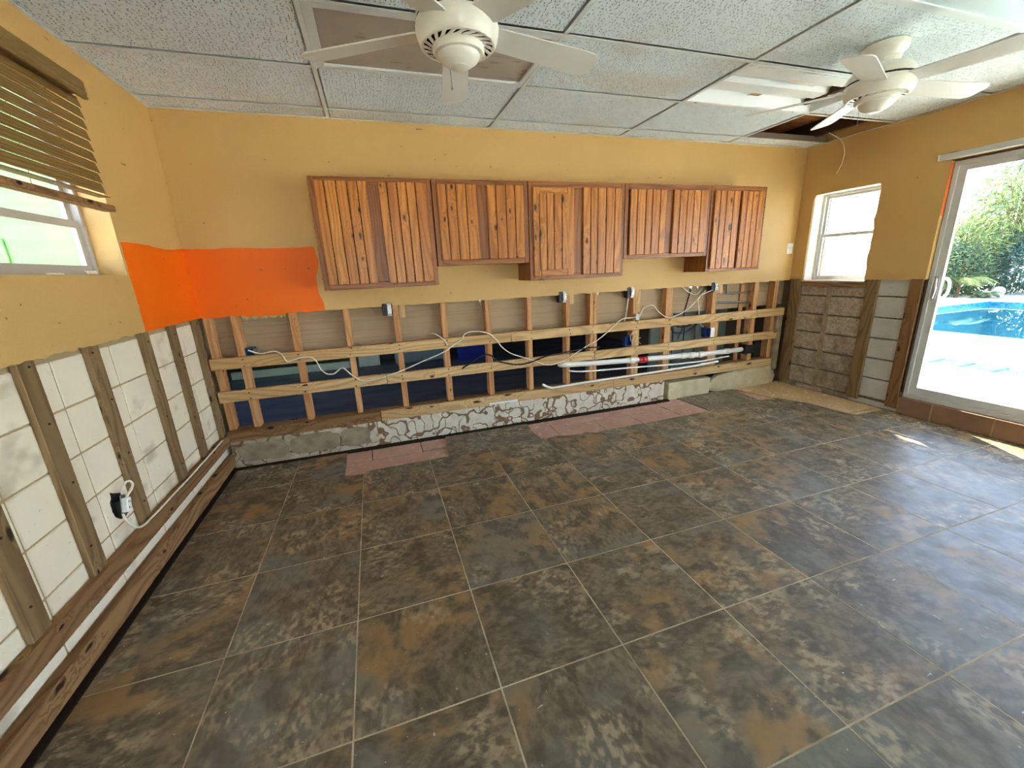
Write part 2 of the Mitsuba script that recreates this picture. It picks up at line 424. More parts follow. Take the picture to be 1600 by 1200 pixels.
put('backing_board', cat_([cbox((-0.3, 0.1055, 0.935), (5.9, 0.118, 2.60)), cbox((-0.3, 0.1057, 0.885), (4.3, 0.117, 0.934))]), M_BACK, bw, label='bare back of the drywall of the next room')
# concrete curb under the plate, with the trowelled glue
cm = cbox((0.0, -0.012, -0.03), (4.15, 0.105, 0.226))
cm = cm.subdivide().subdivide().subdivide()
put('concrete_curb', cm, M_CURB, bw, label='concrete curb covered in brown swirls of old glue')
rpm = np.random.default_rng(31)
for k, (x0, x1) in enumerate([(0.05, 0.40), (0.43, 0.79), (0.83, 1.06)]):
    pts = []
    for q in np.linspace(0, 2 * math.pi, 25)[:-1]:
        cc, ss = math.cos(q), math.sin(q)
        w_ = 1 + 0.22 * (rpm.random() - .5)
        pts.append((0.5 * (x0 + x1) + 0.5 * (x1 - x0) * math.copysign(abs(cc) ** .45, cc) * w_, 0.12 + 0.082 * math.copysign(abs(ss) ** .45, ss) * w_))
    put('plaster_remnant', wall_xz(Polygon(pts).buffer(0), -0.019, 0.0072), M_CONC, bw, label='rough grey plaster left on the curb')
put('pale_block', cbox((4.205, -0.02, -0.02), (4.78, 0.10, 0.185), 0.008), M_FOAM, bw, label='pale painted block lying under the plate')
R = np.random.default_rng(4)
mm = trimesh.creation.icosphere(subdivisions=4, radius=1.0)
v = np.asarray(mm.vertices)
v = np.sign(v) * np.abs(v) ** 0.6 * np.array([0.50, 0.06, 0.12])
v = v * (1 + 0.22 * (meshkit.fbm(v * np.array([9.0, 20, 20]) + 7, 4)[:, None] - 0.5))
v[:, 2] *= 0.85 + 0.55 * np.clip((v[:, 0] + 0.5), 0, 1)
put('broken_plaster', trimesh.Trimesh(v + np.array([5.28, 0.03, 0.085]), mm.faces, process=False), M_FOAM, bw, smooth=True, label='broken pale plaster lump by the right corner')
put('plaster_column', cbox((5.700, -0.012, 0.16), (5.785, 0.09, 0.83), 0.012), M_CONC, bw, label='rough cement edge of the corner')
put('white_scrap', cbox((2.155, -0.026, 0.232), (2.437, -0.021, 0.252), 0.001), M_DEV, bw, label='white strip of paint on the plate')
put('dirt_strip', cbox((0.0, -0.06, -0.02), (4.2, -0.008, 0.004)), M_DIRT, bw, label='dark gap of dirt along the curb')
# little nails
nm = []
for x in [0.21, 0.6, 1.0, 1.39, 1.795, 2.2, 2.6, 3.0, 3.26, 3.76, 4.17, 4.77, 5.35]:
    for z in (0.885, 0.842, 0.622, 0.58):
        nm.append(trimesh.creation.icosphere(subdivisions=1, radius=0.0055).apply_translation([x + R.uniform(-.01, .01), -0.0215, z + R.uniform(-.01, .01)]))
put('nail_heads', cat_(nm), M_DKBRN, bw, kind='stuff')

# ---------------------------------------------------------------- left wall
lw = thing('wall_left', 'tan left wall, its lower part stripped to white concrete block and furring strips', 'wall', kind='structure')
lowl = [(y, z) for y, z in jag(YB, 0.0, CUT, 0.006, 0.03, 6)]
WY0, WY1, WZ0, WZ1 = -2.45, -0.807, 1.524, 2.40
pl = Polygon(lowl + [(0.0127, 2.7), (YB, 2.7)]).difference(sbox(WY0, WZ0, WY1, WZ1))
put('drywall', wall_yz(pl, -0.0127, 0.0127), M_PAINT, lw)
rev = sbox(WY0 - 0.012, WZ0 - 0.012, WY1 + 0.012, WZ1 + 0.012).difference(sbox(WY0, WZ0, WY1, WZ1))
put('window_reveal', wall_yz(rev, -0.15, 0.137), M_PAINT, lw)
# block wall: stack bond courses
masonry = sbox(YB - 0.2, -0.05, 0.25, 3.0).difference(sbox(WY0 - 0.012, WZ0 - 0.012, WY1 + 0.012, WZ1 + 0.012))
put('mortar', wall_yz(masonry, -0.168, 0.126), M_MORTAR_W, lw)
ys = sorted([-1.48 + 0.406 * k for k in range(-4, 5)])
zs = [0.578 + 0.2035 * k for k in range(-3, 4)]
for a, b in zip(ys[:-1], ys[1:]):
    for c, d in zip(zs[:-1], zs[1:]):
        if d - c < 0.03:
            continue
        d_ = min(d, 1.30)
        b_ = min(b, 0.1)
        put('concrete_block', cbox((-0.06, a + 0.004, c + 0.004), (-0.038 + R.uniform(-.0008, .0008), b_ - 0.004, d_ - 0.004), 0.004), M_WBLOCK, lw)
for i, y in enumerate([-2.42, -2.02, -1.679, -1.284, -0.815, -0.462, -0.088]):
    z0 = 0.296 if i < 5 else (0.30 if i == 5 else 0.29)
    wood('furring_strip', (-0.037, y, z0), (-0.0135, y + 0.087, CUT + 0.06), 2, M_FUR, lw, bev=0.0025)
    for zz in (1.17, 0.95, 0.70, 0.42):
        put('nail', trimesh.creation.icosphere(subdivisions=1, radius=0.005).apply_translation([-0.0132, y + 0.044 + R.uniform(-.015, .015), zz + R.uniform(-.03, .03)]), M_DKBRN, lw)
wood('base_plate', (-0.037, -2.9, 0.208), (0.004, -0.012, 0.297), 1, M_PLATE, lw, bev=0.004)
wood('base_board', (-0.037, -2.9, 0.030), (0.010, -0.012, 0.126), 1, M_PLATE, lw, bev=0.004, label='dark weathered lower board')
put('dirt_strip', cbox((-0.05, -7.0, -0.02), (0.02, 0.0, 0.004)), M_DIRT, lw, label='dark gap of dirt along the board')

# ---------------------------------------------------------------- right wall
rw = thing('wall_right', 'tan right wall with a small window, bare grey block below it and a sliding door', 'wall', kind='structure')
lowr = [(y, z) for y, z in jag(0.0, -1.245, CUT + 0.01, 0.004, 0.03, 9)]
RY0, RY1, RZ0, RZ1 = -0.768, -0.165, 1.215, 2.10
wavy = [(-0.770 + 0.006 * math.sin(k * 2.3) + 0.006 * math.sin(k * 5.1), RZ0 - .02 + (RZ1 - RZ0 + .02) * k / 14) for k in range(15)]
hole_r = Polygon(wavy + [(RY1, RZ1 - .01), (RY1 + 0.02, RZ1 - .05), (RY1 + 0.02, RZ0 - .02)])
pr = Polygon(lowr + [(-1.245, 2.175), (DOOR_Y1, 2.175), (DOOR_Y1, -0.02), (YB, -0.02), (YB, 2.7), (0, 2.7)]).difference(hole_r).difference(sbox(-6.8, 0.16, DOOR_Y1 - 0.2, 2.175))
put('drywall', wall_yz(pr, LX, 0.0127), M_PAINT, rw)
mas = sbox(YB - 0.2, -0.2, 5.2, 3.0).difference(unary_union([sbox(RY0, RZ0 - 0.01, RY1 + 0.015, RZ1), sbox(DOOR_Y1, -0.2, -1.26, 2.16), sbox(-6.8, 0.16, DOOR_Y1 - 0.2, 2.16)]))
put('mortar', wall_yz(mas, LX + 0.046, 0.214), M_MORTAR_G, rw)
for k in range(6):
    z0, z1 = 0.05 + 0.2 * k - 0.2 * (k == 0) * 0, 0.25 + 0.2 * k
    for y0, y1 in [(-0.80, -0.46), (-0.42, -0.01), (-1.24, -0.84)]:
        dz = 0.02 if y0 < -1 else 0.0
        z_0, z_1 = z0 + dz, min(z1 + dz, 1.20 if y0 > -0.83 else 1.26)
        if z_1 - z_0 > 0.03:
            put('concrete_block', cbox((LX + 0.028, y0, z_0 + 0.006), (LX + 0.062, y1, z_1 - 0.006), 0.006), M_GBLOCK, rw)
put('block_seam', cbox((LX + 0.024, -0.462, 0.04), (LX + 0.05, -0.415, 1.18), 0.006), M_CONC, rw, label='pale mortar seam between the blocks')
put('concrete_block', cbox((LX + 0.028, -1.24, -0.02), (LX + 0.062, -0.01, 0.048), 0.006), M_GBLOCK, rw)
for y0, y1 in [(-0.135, -0.012), (-0.902, -0.802)]:
    wood('furring_strip', (LX - 0.002, y0, 0.035), (LX + 0.036, y1, CUT + 0.012), 2, M_FUR, rw)
wood('furring_strip', (LX - 0.002, -1.243, 0.035), (LX + 0.036, -1.15, CUT + 0.02), 2, M_PLATE, rw)
wood('sill_board', (LX - 0.004, -0.80, 1.155), (LX + 0.05, -0.135, 1.20), 1, M_PLATE, rw, label='dark wooden board under the window')
put('door_return', cbox((LX - 0.001, -1.256, 1.23), (LX + 0.05, -1.243, 2.17), 0.002), M_PAINT, rw)
put('door_return', cbox((LX + 0.0135, -1.262, 0.2), (LX + 0.05, -1.252, 1.23), 0.002), M_DKBRN, rw)
put('orange_edge', cbox((LX - 0.0015, -1.2585, 1.75), (LX + 0.03, -1.2555, 2.15), 0.001), bsdf('orange_paint', L(214, 104, 40), 0.6), rw, label='orange paint along the door jamb')
put('outer_stucco', cbox((LX + 0.26, YB - .2, 2.16), (LX + 0.275, -1.26, 3.0)), M_HOUSE, rw)

# ---------------------------------------------------------------- rear wall (behind the viewer)
bk = thing('wall_rear', 'white wall behind the viewer with a wide opening to the yard', 'wall', kind='structure')
put('drywall', wall_xz(sbox(-0.3, -0.1, 6.1, 3.0).difference(sbox(1.0, 0.05, 2.5, 2.1)), YB - 0.2, 0.2), bsdf('white_wall', L(226, 224, 216), 0.8, 0.2), bk)

# ---------------------------------------------------------------- ceiling
ce = thing('ceiling', 'suspended ceiling of white fissured tiles in a metal grid', 'ceiling', kind='structure')
CX = [-0.137 + 1.22 * k for k in range(0, 6)]
CX[0], CX[-1] = 0.0, LX
CY = [0.0] + [-0.182 - 0.608 * k for k in range(0, 12)]
CY[-1] = YB
special = {}
for i in range(5):
    for j in range(len(CY) - 1):
        x0, x1, y1, y0 = CX[i], CX[i + 1], CY[j], CY[j + 1]
        if (i, j) == (4, 1) or (i, j) in ((3, 2), (3, 4)):
            special[(i, j)] = (x0, x1, y0, y1)
            continue
        if (i, j) == (1, 2):
            put('tile', cbox((x0 + .055, y0 + .045, HC + .012), (x1 - .04, y1 - .035, HC + .018), 0.001), M_TAUPE, ce, label='plain taupe panel in a white frame')
            fr = sbox(x0 + 0.014, y0 + 0.014, x1 - 0.014, y1 - 0.014).difference(sbox(x0 + .058, y0 + .048, x1 - .043, y1 - .038))
            put('panel_frame', flat_xy(fr, HC + 0.001, 0.014), M_GRID, ce, label='white frame of the taupe panel')
            continue
        drop = 0.0
        put('tile', cbox((x0 + (.004 if i == 0 else .0185), y0 + .016, HC + .008), (x1 - (.004 if i == 4 else .0185), y1 - (.004 if j == 0 else .0165), HC + .022), 0.002), M_CEIL, ce)
for i, x in enumerate(CX[1:-1]):
    put('main_runner', cbox((x - .012, YB, HC), (x + .012, -0.001, HC + .003), 0.0008), M_GRID, ce)
    put('main_runner_web', cbox((x - .001, YB, HC + .003), (x + .001, -0.001, HC + .035)), M_GRID, ce)
for j, y in enumerate(CY[1:-1]):
    for i in range(5):
        put('cross_tee', cbox((CX[i] + .0125, y - .012, HC + .0002), (CX[i + 1] - .0125, y + .012, HC + .0032), 0.0008), M_GRID, ce)
put('wall_angle', cat_([cbox((0.0, -0.02, HC - .001), (LX, 0.0, HC + .002)), cbox((0.0, YB, HC - .001), (0.02, -0.02, HC + .002)), cbox((LX - 0.02, YB, HC - .001), (LX, -0.02, HC + .002))]), M_GRID, ce)
put('lifted_edge_strip', cbox((4.78, -0.205, HC + .004), (5.81, -0.185, HC + .05)), bsdf('dull_steel', L(120, 110, 96), 0.5, 0.4), ce, label='grey edge angle along the open hole')
x0, x1, y0, y1 = special[(4, 1)]
# roof above the ceiling
rf = thing('roof_deck', 'brown wooden roof boards and joists seen through the missing ceiling tile', 'roof', kind='structure')
for k in range(10):
    wood('board', (4.4, -1.5 + 0.23 * k, 2.76), (6.05, -1.5 + 0.23 * k + 0.226, 2.78), 0, M_OSB, rf)
put('joist', cbox((4.62, -1.5, 2.62), (4.66, 0.8, 2.76)), M_JOIST, rf)
put('joist', cbox((5.62, -0.70, 2.62), (5.66, 0.6, 2.76)), M_JOIST, rf)
put('rim_board', cbox((5.84, -1.5, 2.60), (5.87, -0.2, 2.76)), M_JOIST, rf)
put('roof_slab', cbox((-0.3, YB - 0.2, 3.0), (6.1, 5.3, 3.1)), M_HOUSE, rf)

# ---------------------------------------------------------------- floor
fl = thing('floor', 'floor of large brown and blue-grey slate-look tiles with broken edges along the back wall', 'floor', kind='structure')
S = 0.50926
FX, FY = 0.9947, -2.5001
patch1 = Polygon([(0.853, 0.02), (0.857, -0.25), (0.861, -0.505), (0.93, -0.525), (1.004, -0.53), (1.012, -0.492), (1.30, -0.489), (1.667, -0.485), (1.69, -0.25), (1.713, 0.02)])
patch2 = Polygon([(2.512, 0.04), (2.49, -0.335), (2.505, -0.42), (2.519, -0.50), (2.56, -0.478), (2.60, -0.452), (2.67, -0.449), (2.73, -0.49), (2.796, -0.505), (2.86, -0.512), (2.92, -0.488), (2.98, -0.52), (3.013, -0.537), (3.1, -0.518), (3.496, -0.511), (3.62, -0.522), (3.909, -0.508), (4.348, -0.505), (4.335, -0.25), (4.32, 0.04)])
patch3 = Polygon([(5.115, 0.04), (5.05, -0.452), (5.266, -0.478), (5.32, -0.6), (5.392, -0.742), (5.41, -0.95), (5.43, -1.10), (5.46, -1.15), (5.824, -1.165), (5.86, 0.04)])
holes = unary_union([patch1, patch2, patch3])
room = sbox(0.022, YB, LX + 0.03, -0.006)
rt = np.random.default_rng(21)
for a in range(-2, 10):
    for b in range(-9, 6):
        r = sbox(FX + a * S + .0017, FY + b * S + .0017, FX + (a + 1) * S - .0017, FY + (b + 1) * S - .0017).intersection(room)
        if r.is_empty:
            continue
        q = r.difference(holes)
        if q.is_empty or q.area < 4e-4:
            continue
        ou, ov, rot = rt.uniform(0, 60), rt.uniform(0, 60), rt.integers(0, 4)
        if q.area > r.area - 1e-6:
            bx = r.bounds
            m = cbox((bx[0], bx[1], -0.011), (bx[2], bx[3], 0.0 + rt.uniform(-.0005, .0005)), 0.0018)
        else:
            m = flat_xy(q, -0.011, 0.011)
        tri = np.asarray(m.triangles).reshape(-1, 3)
        uvp = [(tri[:, 0], tri[:, 1]), (-tri[:, 1], tri[:, 0]), (-tri[:, 0], -tri[:, 1]), (tri[:, 1], -tri[:, 0])][rot]
        put('tile', (tri, np.arange(len(tri)).reshape(-1, 3)), M_SLATE, fl, uv=np.stack([uvp[0] + ou, uvp[1] + ov], -1))
put('grout', flat_xy(room.difference(holes), -0.011, 0.0105), M_GROUT, fl)
put('slab', cbox((-0.3, YB - .2, -0.2), (LX + 0.2, 0.12, -0.0285)), M_DIRT, fl)
# old pink tiles under the broken ones
for x0, x1, y0, y1 in [(0.78, 1.055, -0.243, 0.0), (1.061, 1.472, -0.275, 0.0), (1.478, 1.80, -0.258, 0.0), (0.78, 1.80, -0.60, -0.281)]:
    put('old_tile', cbox((x0, y0, -0.028), (x1, y1, -0.012), 0.002), M_PINK, fl)
put('old_tile', flat_xy(Polygon([(0.80, -0.247), (1.055, -0.250), (1.055, -0.278), (0.80, -0.262)]), -0.028, 0.013), M_PINK, fl)
for x0, x1, y0, y1 in [(2.4, 2.706, -0.25, 0.0), (2.712, 3.55, -0.236, 0.0), (2.4, 2.70, -0.6, -0.256), (2.706, 3.15, -0.6, -0.243), (3.156, 3.548, -0.6, -0.243), (3.554, 4.002, -0.236, 0.0), (3.554, 4.008, -0.6, -0.242), (4.014, 4.42, -0.6, 0.0)]:
    put('old_tile', cbox((x0, y0, -0.028), (x1, y1, -0.010 if x0 > 4 else -0.012), 0.002), M_PINK, fl)
for pts in ([(2.53, -0.43), (2.60, -0.40), (2.66, -0.43), (2.59, -0.47)], [(2.74, -0.47), (2.80, -0.47), (2.86, -0.50), (2.80, -0.50)], [(2.93, -0.47), (3.02, -0.46), (3.05, -0.50), (2.98, -0.51)], [(2.46, -.20), (2.52, -.24), (2.53, -.34), (2.49, -.33)]):
    put('tile_shard', flat_xy(Polygon(pts), -0.012, 0.012), M_PINK, fl, label='broken piece of old tile')
put('old_tile', flat_xy(Polygon([(5.14, 0.02), (5.165, -0.2), (5.27, -0.465), (5.40, -0.74), (5.42, -1.08), (5.824, -1.09), (5.85, 0.02)]), -0.028, 0.0265), M_TAN, fl, label='tan bare mortar bed in the corner')
put('old_tile', flat_xy(Polygon([(5.0, 0.02), (5.125, 0.02), (5.155, -0.2), (5.262, -0.47), (5.0, -0.47)]), -0.028, 0.018), M_PINK, fl)
put('old_tile', flat_xy(Polygon([(5.45, -1.10), (5.824, -1.10), (5.824, -1.18), (5.48, -1.18)]), -0.028, 0.022), M_TAN, fl)

# door sill and its riser tiles
ds = thing('door_sill', 'raised door sill faced with brown terracotta tiles', 'door sill', kind='structure')
put('base', cbox((LX + 0.008, DOOR_Y1, -0.1), (LX + 0.30, -1.262, 0.158)), M_MORTAR_G, ds)
yy = -1.253
for w in [0.256, 0.40, 0.40, 0.40, 0.40, 0.40, 0.40, 0.40]:
    put('riser_tile', cbox((LX - 0.006, yy - w + .005, 0.004), (LX + 0.008, yy - .003, 0.158), 0.003), M_SILLT, ds)
    yy -= w
put('grout', cbox((LX - 0.001, DOOR_Y1, 0.002), (LX + 0.009, -1.25, 0.155)), M_MORTAR_W, ds)

# ---------------------------------------------------------------- window 1 (left) and window 2 (right)
w1 = thing('window_1', 'aluminium window with green view behind the wooden blind', 'window', kind='structure')


def frame_yz(y0, y1, z0, z1, w, x, t):
    return wall_yz(sbox(y0, z0, y1, z1).difference(sbox(y0 + w, z0 + w, y1 - w, z1 - w)), x, t)


put('frame', frame_yz(WY0, WY1 - 0.001, WZ0, WZ1, 0.022, -0.155, 0.04), M_ALU_OLD, w1)
put('sash', frame_yz(WY0 + .02, WY1 - .02, 1.765, WZ1 - .02, 0.028, -0.172, 0.02), M_ALU_OLD, w1)
put('sash', frame_yz(WY0 + .02, WY1 - .02, WZ0 + .018, 1.792, 0.034, -0.150, 0.02), M_ALU_OLD, w1)
put('pane', cbox((-0.163, WY0 + .04, 1.78), (-0.1628, WY1 - .04, WZ1 - .04)), 'window_glass', w1)
put('pane', cbox((-0.141, WY0 + .04, 1.55), (-0.1408, WY1 - .04, 1.775)), 'window_glass', w1)
put('latch', cbox((-0.128, -0.915, 1.533), (-0.108, -0.835, 1.551), 0.004), M_DEV, w1, label='white latch')
put('latch', cbox((-0.128, -1.20, 1.530), (-0.108, -1.09, 1.538), 0.003), M_DEV, w1, label='white latch')

w2 = thing('window_2', 'small white sash window in the right wall', 'window', kind='structure')
put('frame', frame_yz(RY0 - .01, RY1 + .015, RZ0 - 0.01, RZ1, 0.028, LX + 0.13, 0.05), M_ALU, w2)
put('sash', frame_yz(RY0 + .018, RY1 - .012, 1.66, RZ1 - .028, 0.022, LX + 0.158, 0.018), M_ALU, w2)
put('sash', frame_yz(RY0 + .018, RY1 - .012, RZ0 + .018, 1.69, 0.026, LX + 0.138, 0.018), M_ALU, w2)
put('pane', cbox((LX + 0.166, RY0 + .03, 1.68), (LX + 0.1662, RY1 - .02, RZ1 - .04)), 'window_glass', w2)
put('pane', cbox((LX + 0.146, RY0 + .03, RZ0 + .03), (LX + 0.1462, RY1 - .02, 1.67)), 'window_glass', w2)
rv = Polygon([(RY0 - .004, RZ0 - .01), (RY1 + 0.02, RZ0 - .01), (RY1 + 0.02, RZ1), (RY0 - .004, RZ1)]).difference(sbox(RY0 + .004, RZ0, RY1 + .012, RZ1 - .006))
put('reveal', wall_yz(rv, LX + 0.0127, 0.118), bsdf('reveal_white', L(226, 220, 206), 0.7), w2)
put('sill', cbox((LX - 0.01, RY0 - .01, 1.200), (LX + 0.13, RY1 + .02, 1.216), 0.003), bsdf('old_marble', L(206, 194, 178), 0.5), w2)

# ---------------------------------------------------------------- sliding door
d1 = thing('door_1', 'white aluminium sliding glass door to the pool', 'door', kind='structure')
Y0 = -1.262
fo = sbox(DOOR_Y1, 0.158, Y0, 2.16)
put('frame', wall_yz(fo.difference(sbox(DOOR_Y1 + .05, 0.195, Y0 - .028, 2.125)), LX + 0.035, 0.10), M_ALU, d1)
ym = 0.5 * (Y0 + DOOR_Y1)
for k, (a, b, x) in enumerate([(ym - 0.03, Y0 - 0.028, LX + 0.050), (DOOR_Y1 + .05, ym + 0.03, LX + 0.092)]):
    p_ = put('panel_frame', wall_yz(sbox(a, 0.195, b, 2.125).difference(sbox(a + .06, 0.262, b - .052, 2.085)), x, 0.034), M_ALU, d1)
    put('pane', cbox((x + .017, a + .05, 0.25), (x + .0172, b - .045, 2.095)), 'window_glass', d1)
hy = -1.312
put('handle', tube(curve([(LX + 0.052, hy, 1.235), (LX + 0.025, hy - .004, 1.235), (LX + 0.012, hy - .012, 1.20), (LX + 0.010, hy - .018, 1.155), (LX + 0.012, hy - .012, 1.11), (LX + 0.025, hy - .004, 1.075), (LX + 0.052, hy, 1.075)], .01), 0.010, 10), M_CHROME, d1, smooth=True, label='chrome pull handle')
put('handle_plate', cbox((LX + 0.045, hy - .018, 1.055), (LX + 0.052, hy + .018, 1.255), 0.004), M_CHROME, d1, label='chrome handle plate')
put('outer_handle', tube(curve([(LX + 0.085, hy - .012, 1.235), (LX + 0.12, hy - .03, 1.235), (LX + 0.135, hy - .045, 1.20), (LX + 0.137, hy - .05, 1.155), (LX + 0.135, hy - .045, 1.11), (LX + 0.12, hy - .03, 1.075), (LX + 0.085, hy - .012, 1.075)], .01), 0.012, 10), M_DEV, d1, smooth=True, label='white outer handle')
ct = thing('blind_headrail', 'white blind headrail mounted over the sliding glass door', 'headrail')
put('rail', cbox((LX - 0.045, -3.2, 2.178), (LX - 0.001, -1.19, 2.222), 0.004), M_ALU, ct)
put('end_cap', cbox((LX - 0.047, -1.19, 2.176), (LX - 0.001, -1.183, 2.224), 0.002), M_DEV, ct)
put('bracket', cbox((LX - 0.048, -1.29, 2.222), (LX - 0.001, -1.255, 2.227), 0.001), M_STEEL, ct)

# ---------------------------------------------------------------- next room behind the studs
nr = thing('wall_next_room', 'dim walls and blue floor of the room beyond the open studs', 'wall', kind='structure')
nf = thing('floor_next_room', 'blue painted concrete floor of the dim room beyond the studs', 'floor', kind='structure')
put('slab', cbox((-1.6, 0.106, -0.1), (5.87, 5.0, 0.0)), M_BFLOOR, nf)
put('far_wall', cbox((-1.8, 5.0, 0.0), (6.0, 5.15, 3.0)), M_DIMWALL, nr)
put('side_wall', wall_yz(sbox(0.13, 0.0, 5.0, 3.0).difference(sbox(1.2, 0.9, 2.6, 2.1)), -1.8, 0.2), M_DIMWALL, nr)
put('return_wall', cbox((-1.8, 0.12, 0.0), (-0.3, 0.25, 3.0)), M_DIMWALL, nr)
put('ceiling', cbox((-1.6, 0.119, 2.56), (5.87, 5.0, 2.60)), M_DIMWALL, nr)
put('baseboard', cbox((-1.0, 3.55, 0.0), (0.72, 3.62, 0.11), 0.004), M_DEV, nr, label='white baseboard lying on the blue floor')

# ---------------------------------------------------------------- outside
od = thing('patio_deck', 'sunlit white concrete pool deck outside the sliding door', 'pool deck', kind='structure')
PX0, PX1, PY0, PY1 = 8.5, 18.7, -6.0, 3.7
dk = sbox(6.09, -40, 60, 60).difference(sbox(PX0, PY0, PX1, PY1))
put('slab', flat_xy(dk, -0.25, 0.20), M_DECK, od)
put('coping', flat_xy(sbox(PX0 - .02, PY0 - .02, PX1 + .02, PY1 + .02).buffer(0.22).difference(sbox(PX0, PY0, PX1, PY1)), -0.05, 0.02), M_DECK, od)
put('yard', flat_xy(sbox(-40, -60, 6.09, YB - 0.2), -0.25, 0.2), M_DECK, od)
put('side_yard', flat_xy(sbox(-40, YB - .2, -0.18, 60), -0.25, 0.2), M_DECK, od)
pool = thing('swimming_pool', 'turquoise swimming pool with a blue tile waterline beyond the white deck', 'swimming pool')
put('basin', cat_([cbox((PX0 - .2, PY0 - .2, -1.6), (PX1 + .2, PY1 + .2, -1.4)), cbox((PX0 - .2, PY0, -1.4), (PX0, PY1, -.25)), cbox((PX1, PY0, -1.4), (PX1 + .2, PY1, -.25)), cbox((PX0, PY1, -1.4), (PX1, PY1 + .2, -.25)), cbox((PX0, PY0 - .2, -1.4), (PX1, PY0, -.25))]), M_POOL, pool)
put('shallow_shelf', cbox((PX0 + 1.2, PY0, -1.4), (12.9, PY1, -.22)), M_SHELF, pool, label='white shallow shelf')
for k in range(18):
    put('bench_tile', cbox((PX0 + .02, PY0 + .35 * k + .02 + 3.4, -.4), (PX0 + 1.15, PY0 + .35 * k + .335 + 3.4, -.165), .01), M_PEBBLE, pool, label='teal mosaic bench along the near edge')
put('waterline_tile', cat_([cbox((PX0 - .05, PY0, -.26), (PX0 + .012, PY1, -.055)), cbox((PX1 - .012, PY0, -.26), (PX1 + .05, PY1, -.055)), cbox((PX0, PY1 - .012, -.26), (PX1, PY1 + .05, -.055)), cbox((PX0, PY0 - .05, -.26), (PX1, PY0 + .012, -.055))]), M_PTILE, pool, label='blue mosaic tile band at the waterline')
put('water', (np.array([[PX0, PY0, -.15], [PX1, PY0, -.15], [PX1, PY1, -.15], [PX0, PY1, -.15]]), np.array([[0, 1, 2], [0, 2, 3]])), 'pool_water', pool)

nb = thing('wall_outside', 'pale green stucco house wall seen through the left window', 'wall', kind='structure')
put('stucco', cbox((-4.5, 0.102, -0.05), (-0.175, 0.119, 3.2)), M_STUCCO, nb)
put('raised_band', cbox((-4.5, 0.085, 1.86), (-1.02, 0.101, 2.2), .004), M_STUCCO, nb)
put('raised_band', cbox((-4.5, 0.085, -0.05), (-1.0, 0.101, 1.80), .004), M_STUCCO, nb)

# plants
rp = np.random.default_rng(77)


def leaf_cloud(n, centre, radii, size, seed, droop=0.3, aspect=3.2, shell=0.45):
    r = np.random.default_rng(seed)
    d = r.normal(size=(n, 3))
    d /= np.linalg.norm(d, axis=1, keepdims=True)
    rad = shell + (1 - shell) * r.random(n) ** 0.6
    lump = 0.75 + 0.5 * meshkit.fbm(d * 2.3 + seed, 3)
    c = np.array(centre) + d * np.array(radii) * (rad * lump)[:, None]
    axis = d * 0.7 + r.normal(size=(n, 3)) * 0.55 + np.array([0, 0, -droop])
    axis /= np.linalg.norm(axis, axis=1, keepdims=True)
    side = np.cross(axis, r.normal(size=(n, 3)))
    side /= np.linalg.norm(side, axis=1, keepdims=True)
    nrm = np.cross(axis, side)
    ln = size * r.uniform(0.6, 1.3, n)[:, None]
    wd = ln / aspect * 0.5
    P = np.stack([c, c + axis * ln * 0.45 + side * wd + nrm * ln * .06, c + axis * ln - nrm * ln * .05, c + axis * ln * 0.45 - side * wd + nrm * ln * .06], 1)
    keep = P[:, :, 2].min(1) > -0.04
    P = P[keep]
    k = len(P)
    F = (np.arange(k) * 4)[:, None, None] + np.array([[0, 1, 2], [0, 2, 3]])[None]
    return P.reshape(-1, 3), F.reshape(-1, 3)


def bush(name, label, cat, centre, radii, n, size, mats, seed, group=None, stems=6, **kw):
    t = thing(name, label, cat, group)
    ns = len(mats)
    for i, m in enumerate(mats):
        put('foliage', leaf_cloud(n // ns, centre, radii, size, seed * 7 + i, **kw), m, t, kind='stuff')
    r = np.random.default_rng(seed + 900)
    ms = []
    for k in range(stems):
        a = r.uniform(0, 6.28)
        top = np.array(centre) + np.array([math.cos(a) * radii[0] * .5, math.sin(a) * radii[1] * .5, radii[2] * r.uniform(.0, .6)])
        ms.append(tube(curve([(centre[0] + r.uniform(-.2, .2), centre[1] + r.uniform(-.2, .2), -0.05), (np.array(centre) * .6 + top * .4 + np.array([0, 0, -.1])).tolist(), top.tolist()], .3), np.linspace(.035, .015, len(curve([(0, 0, 0), (0, 0, 1)], 1)))[0] * 1.0, 6))
    put('stems', cat_(ms), M_TRUNK, t)
    return t


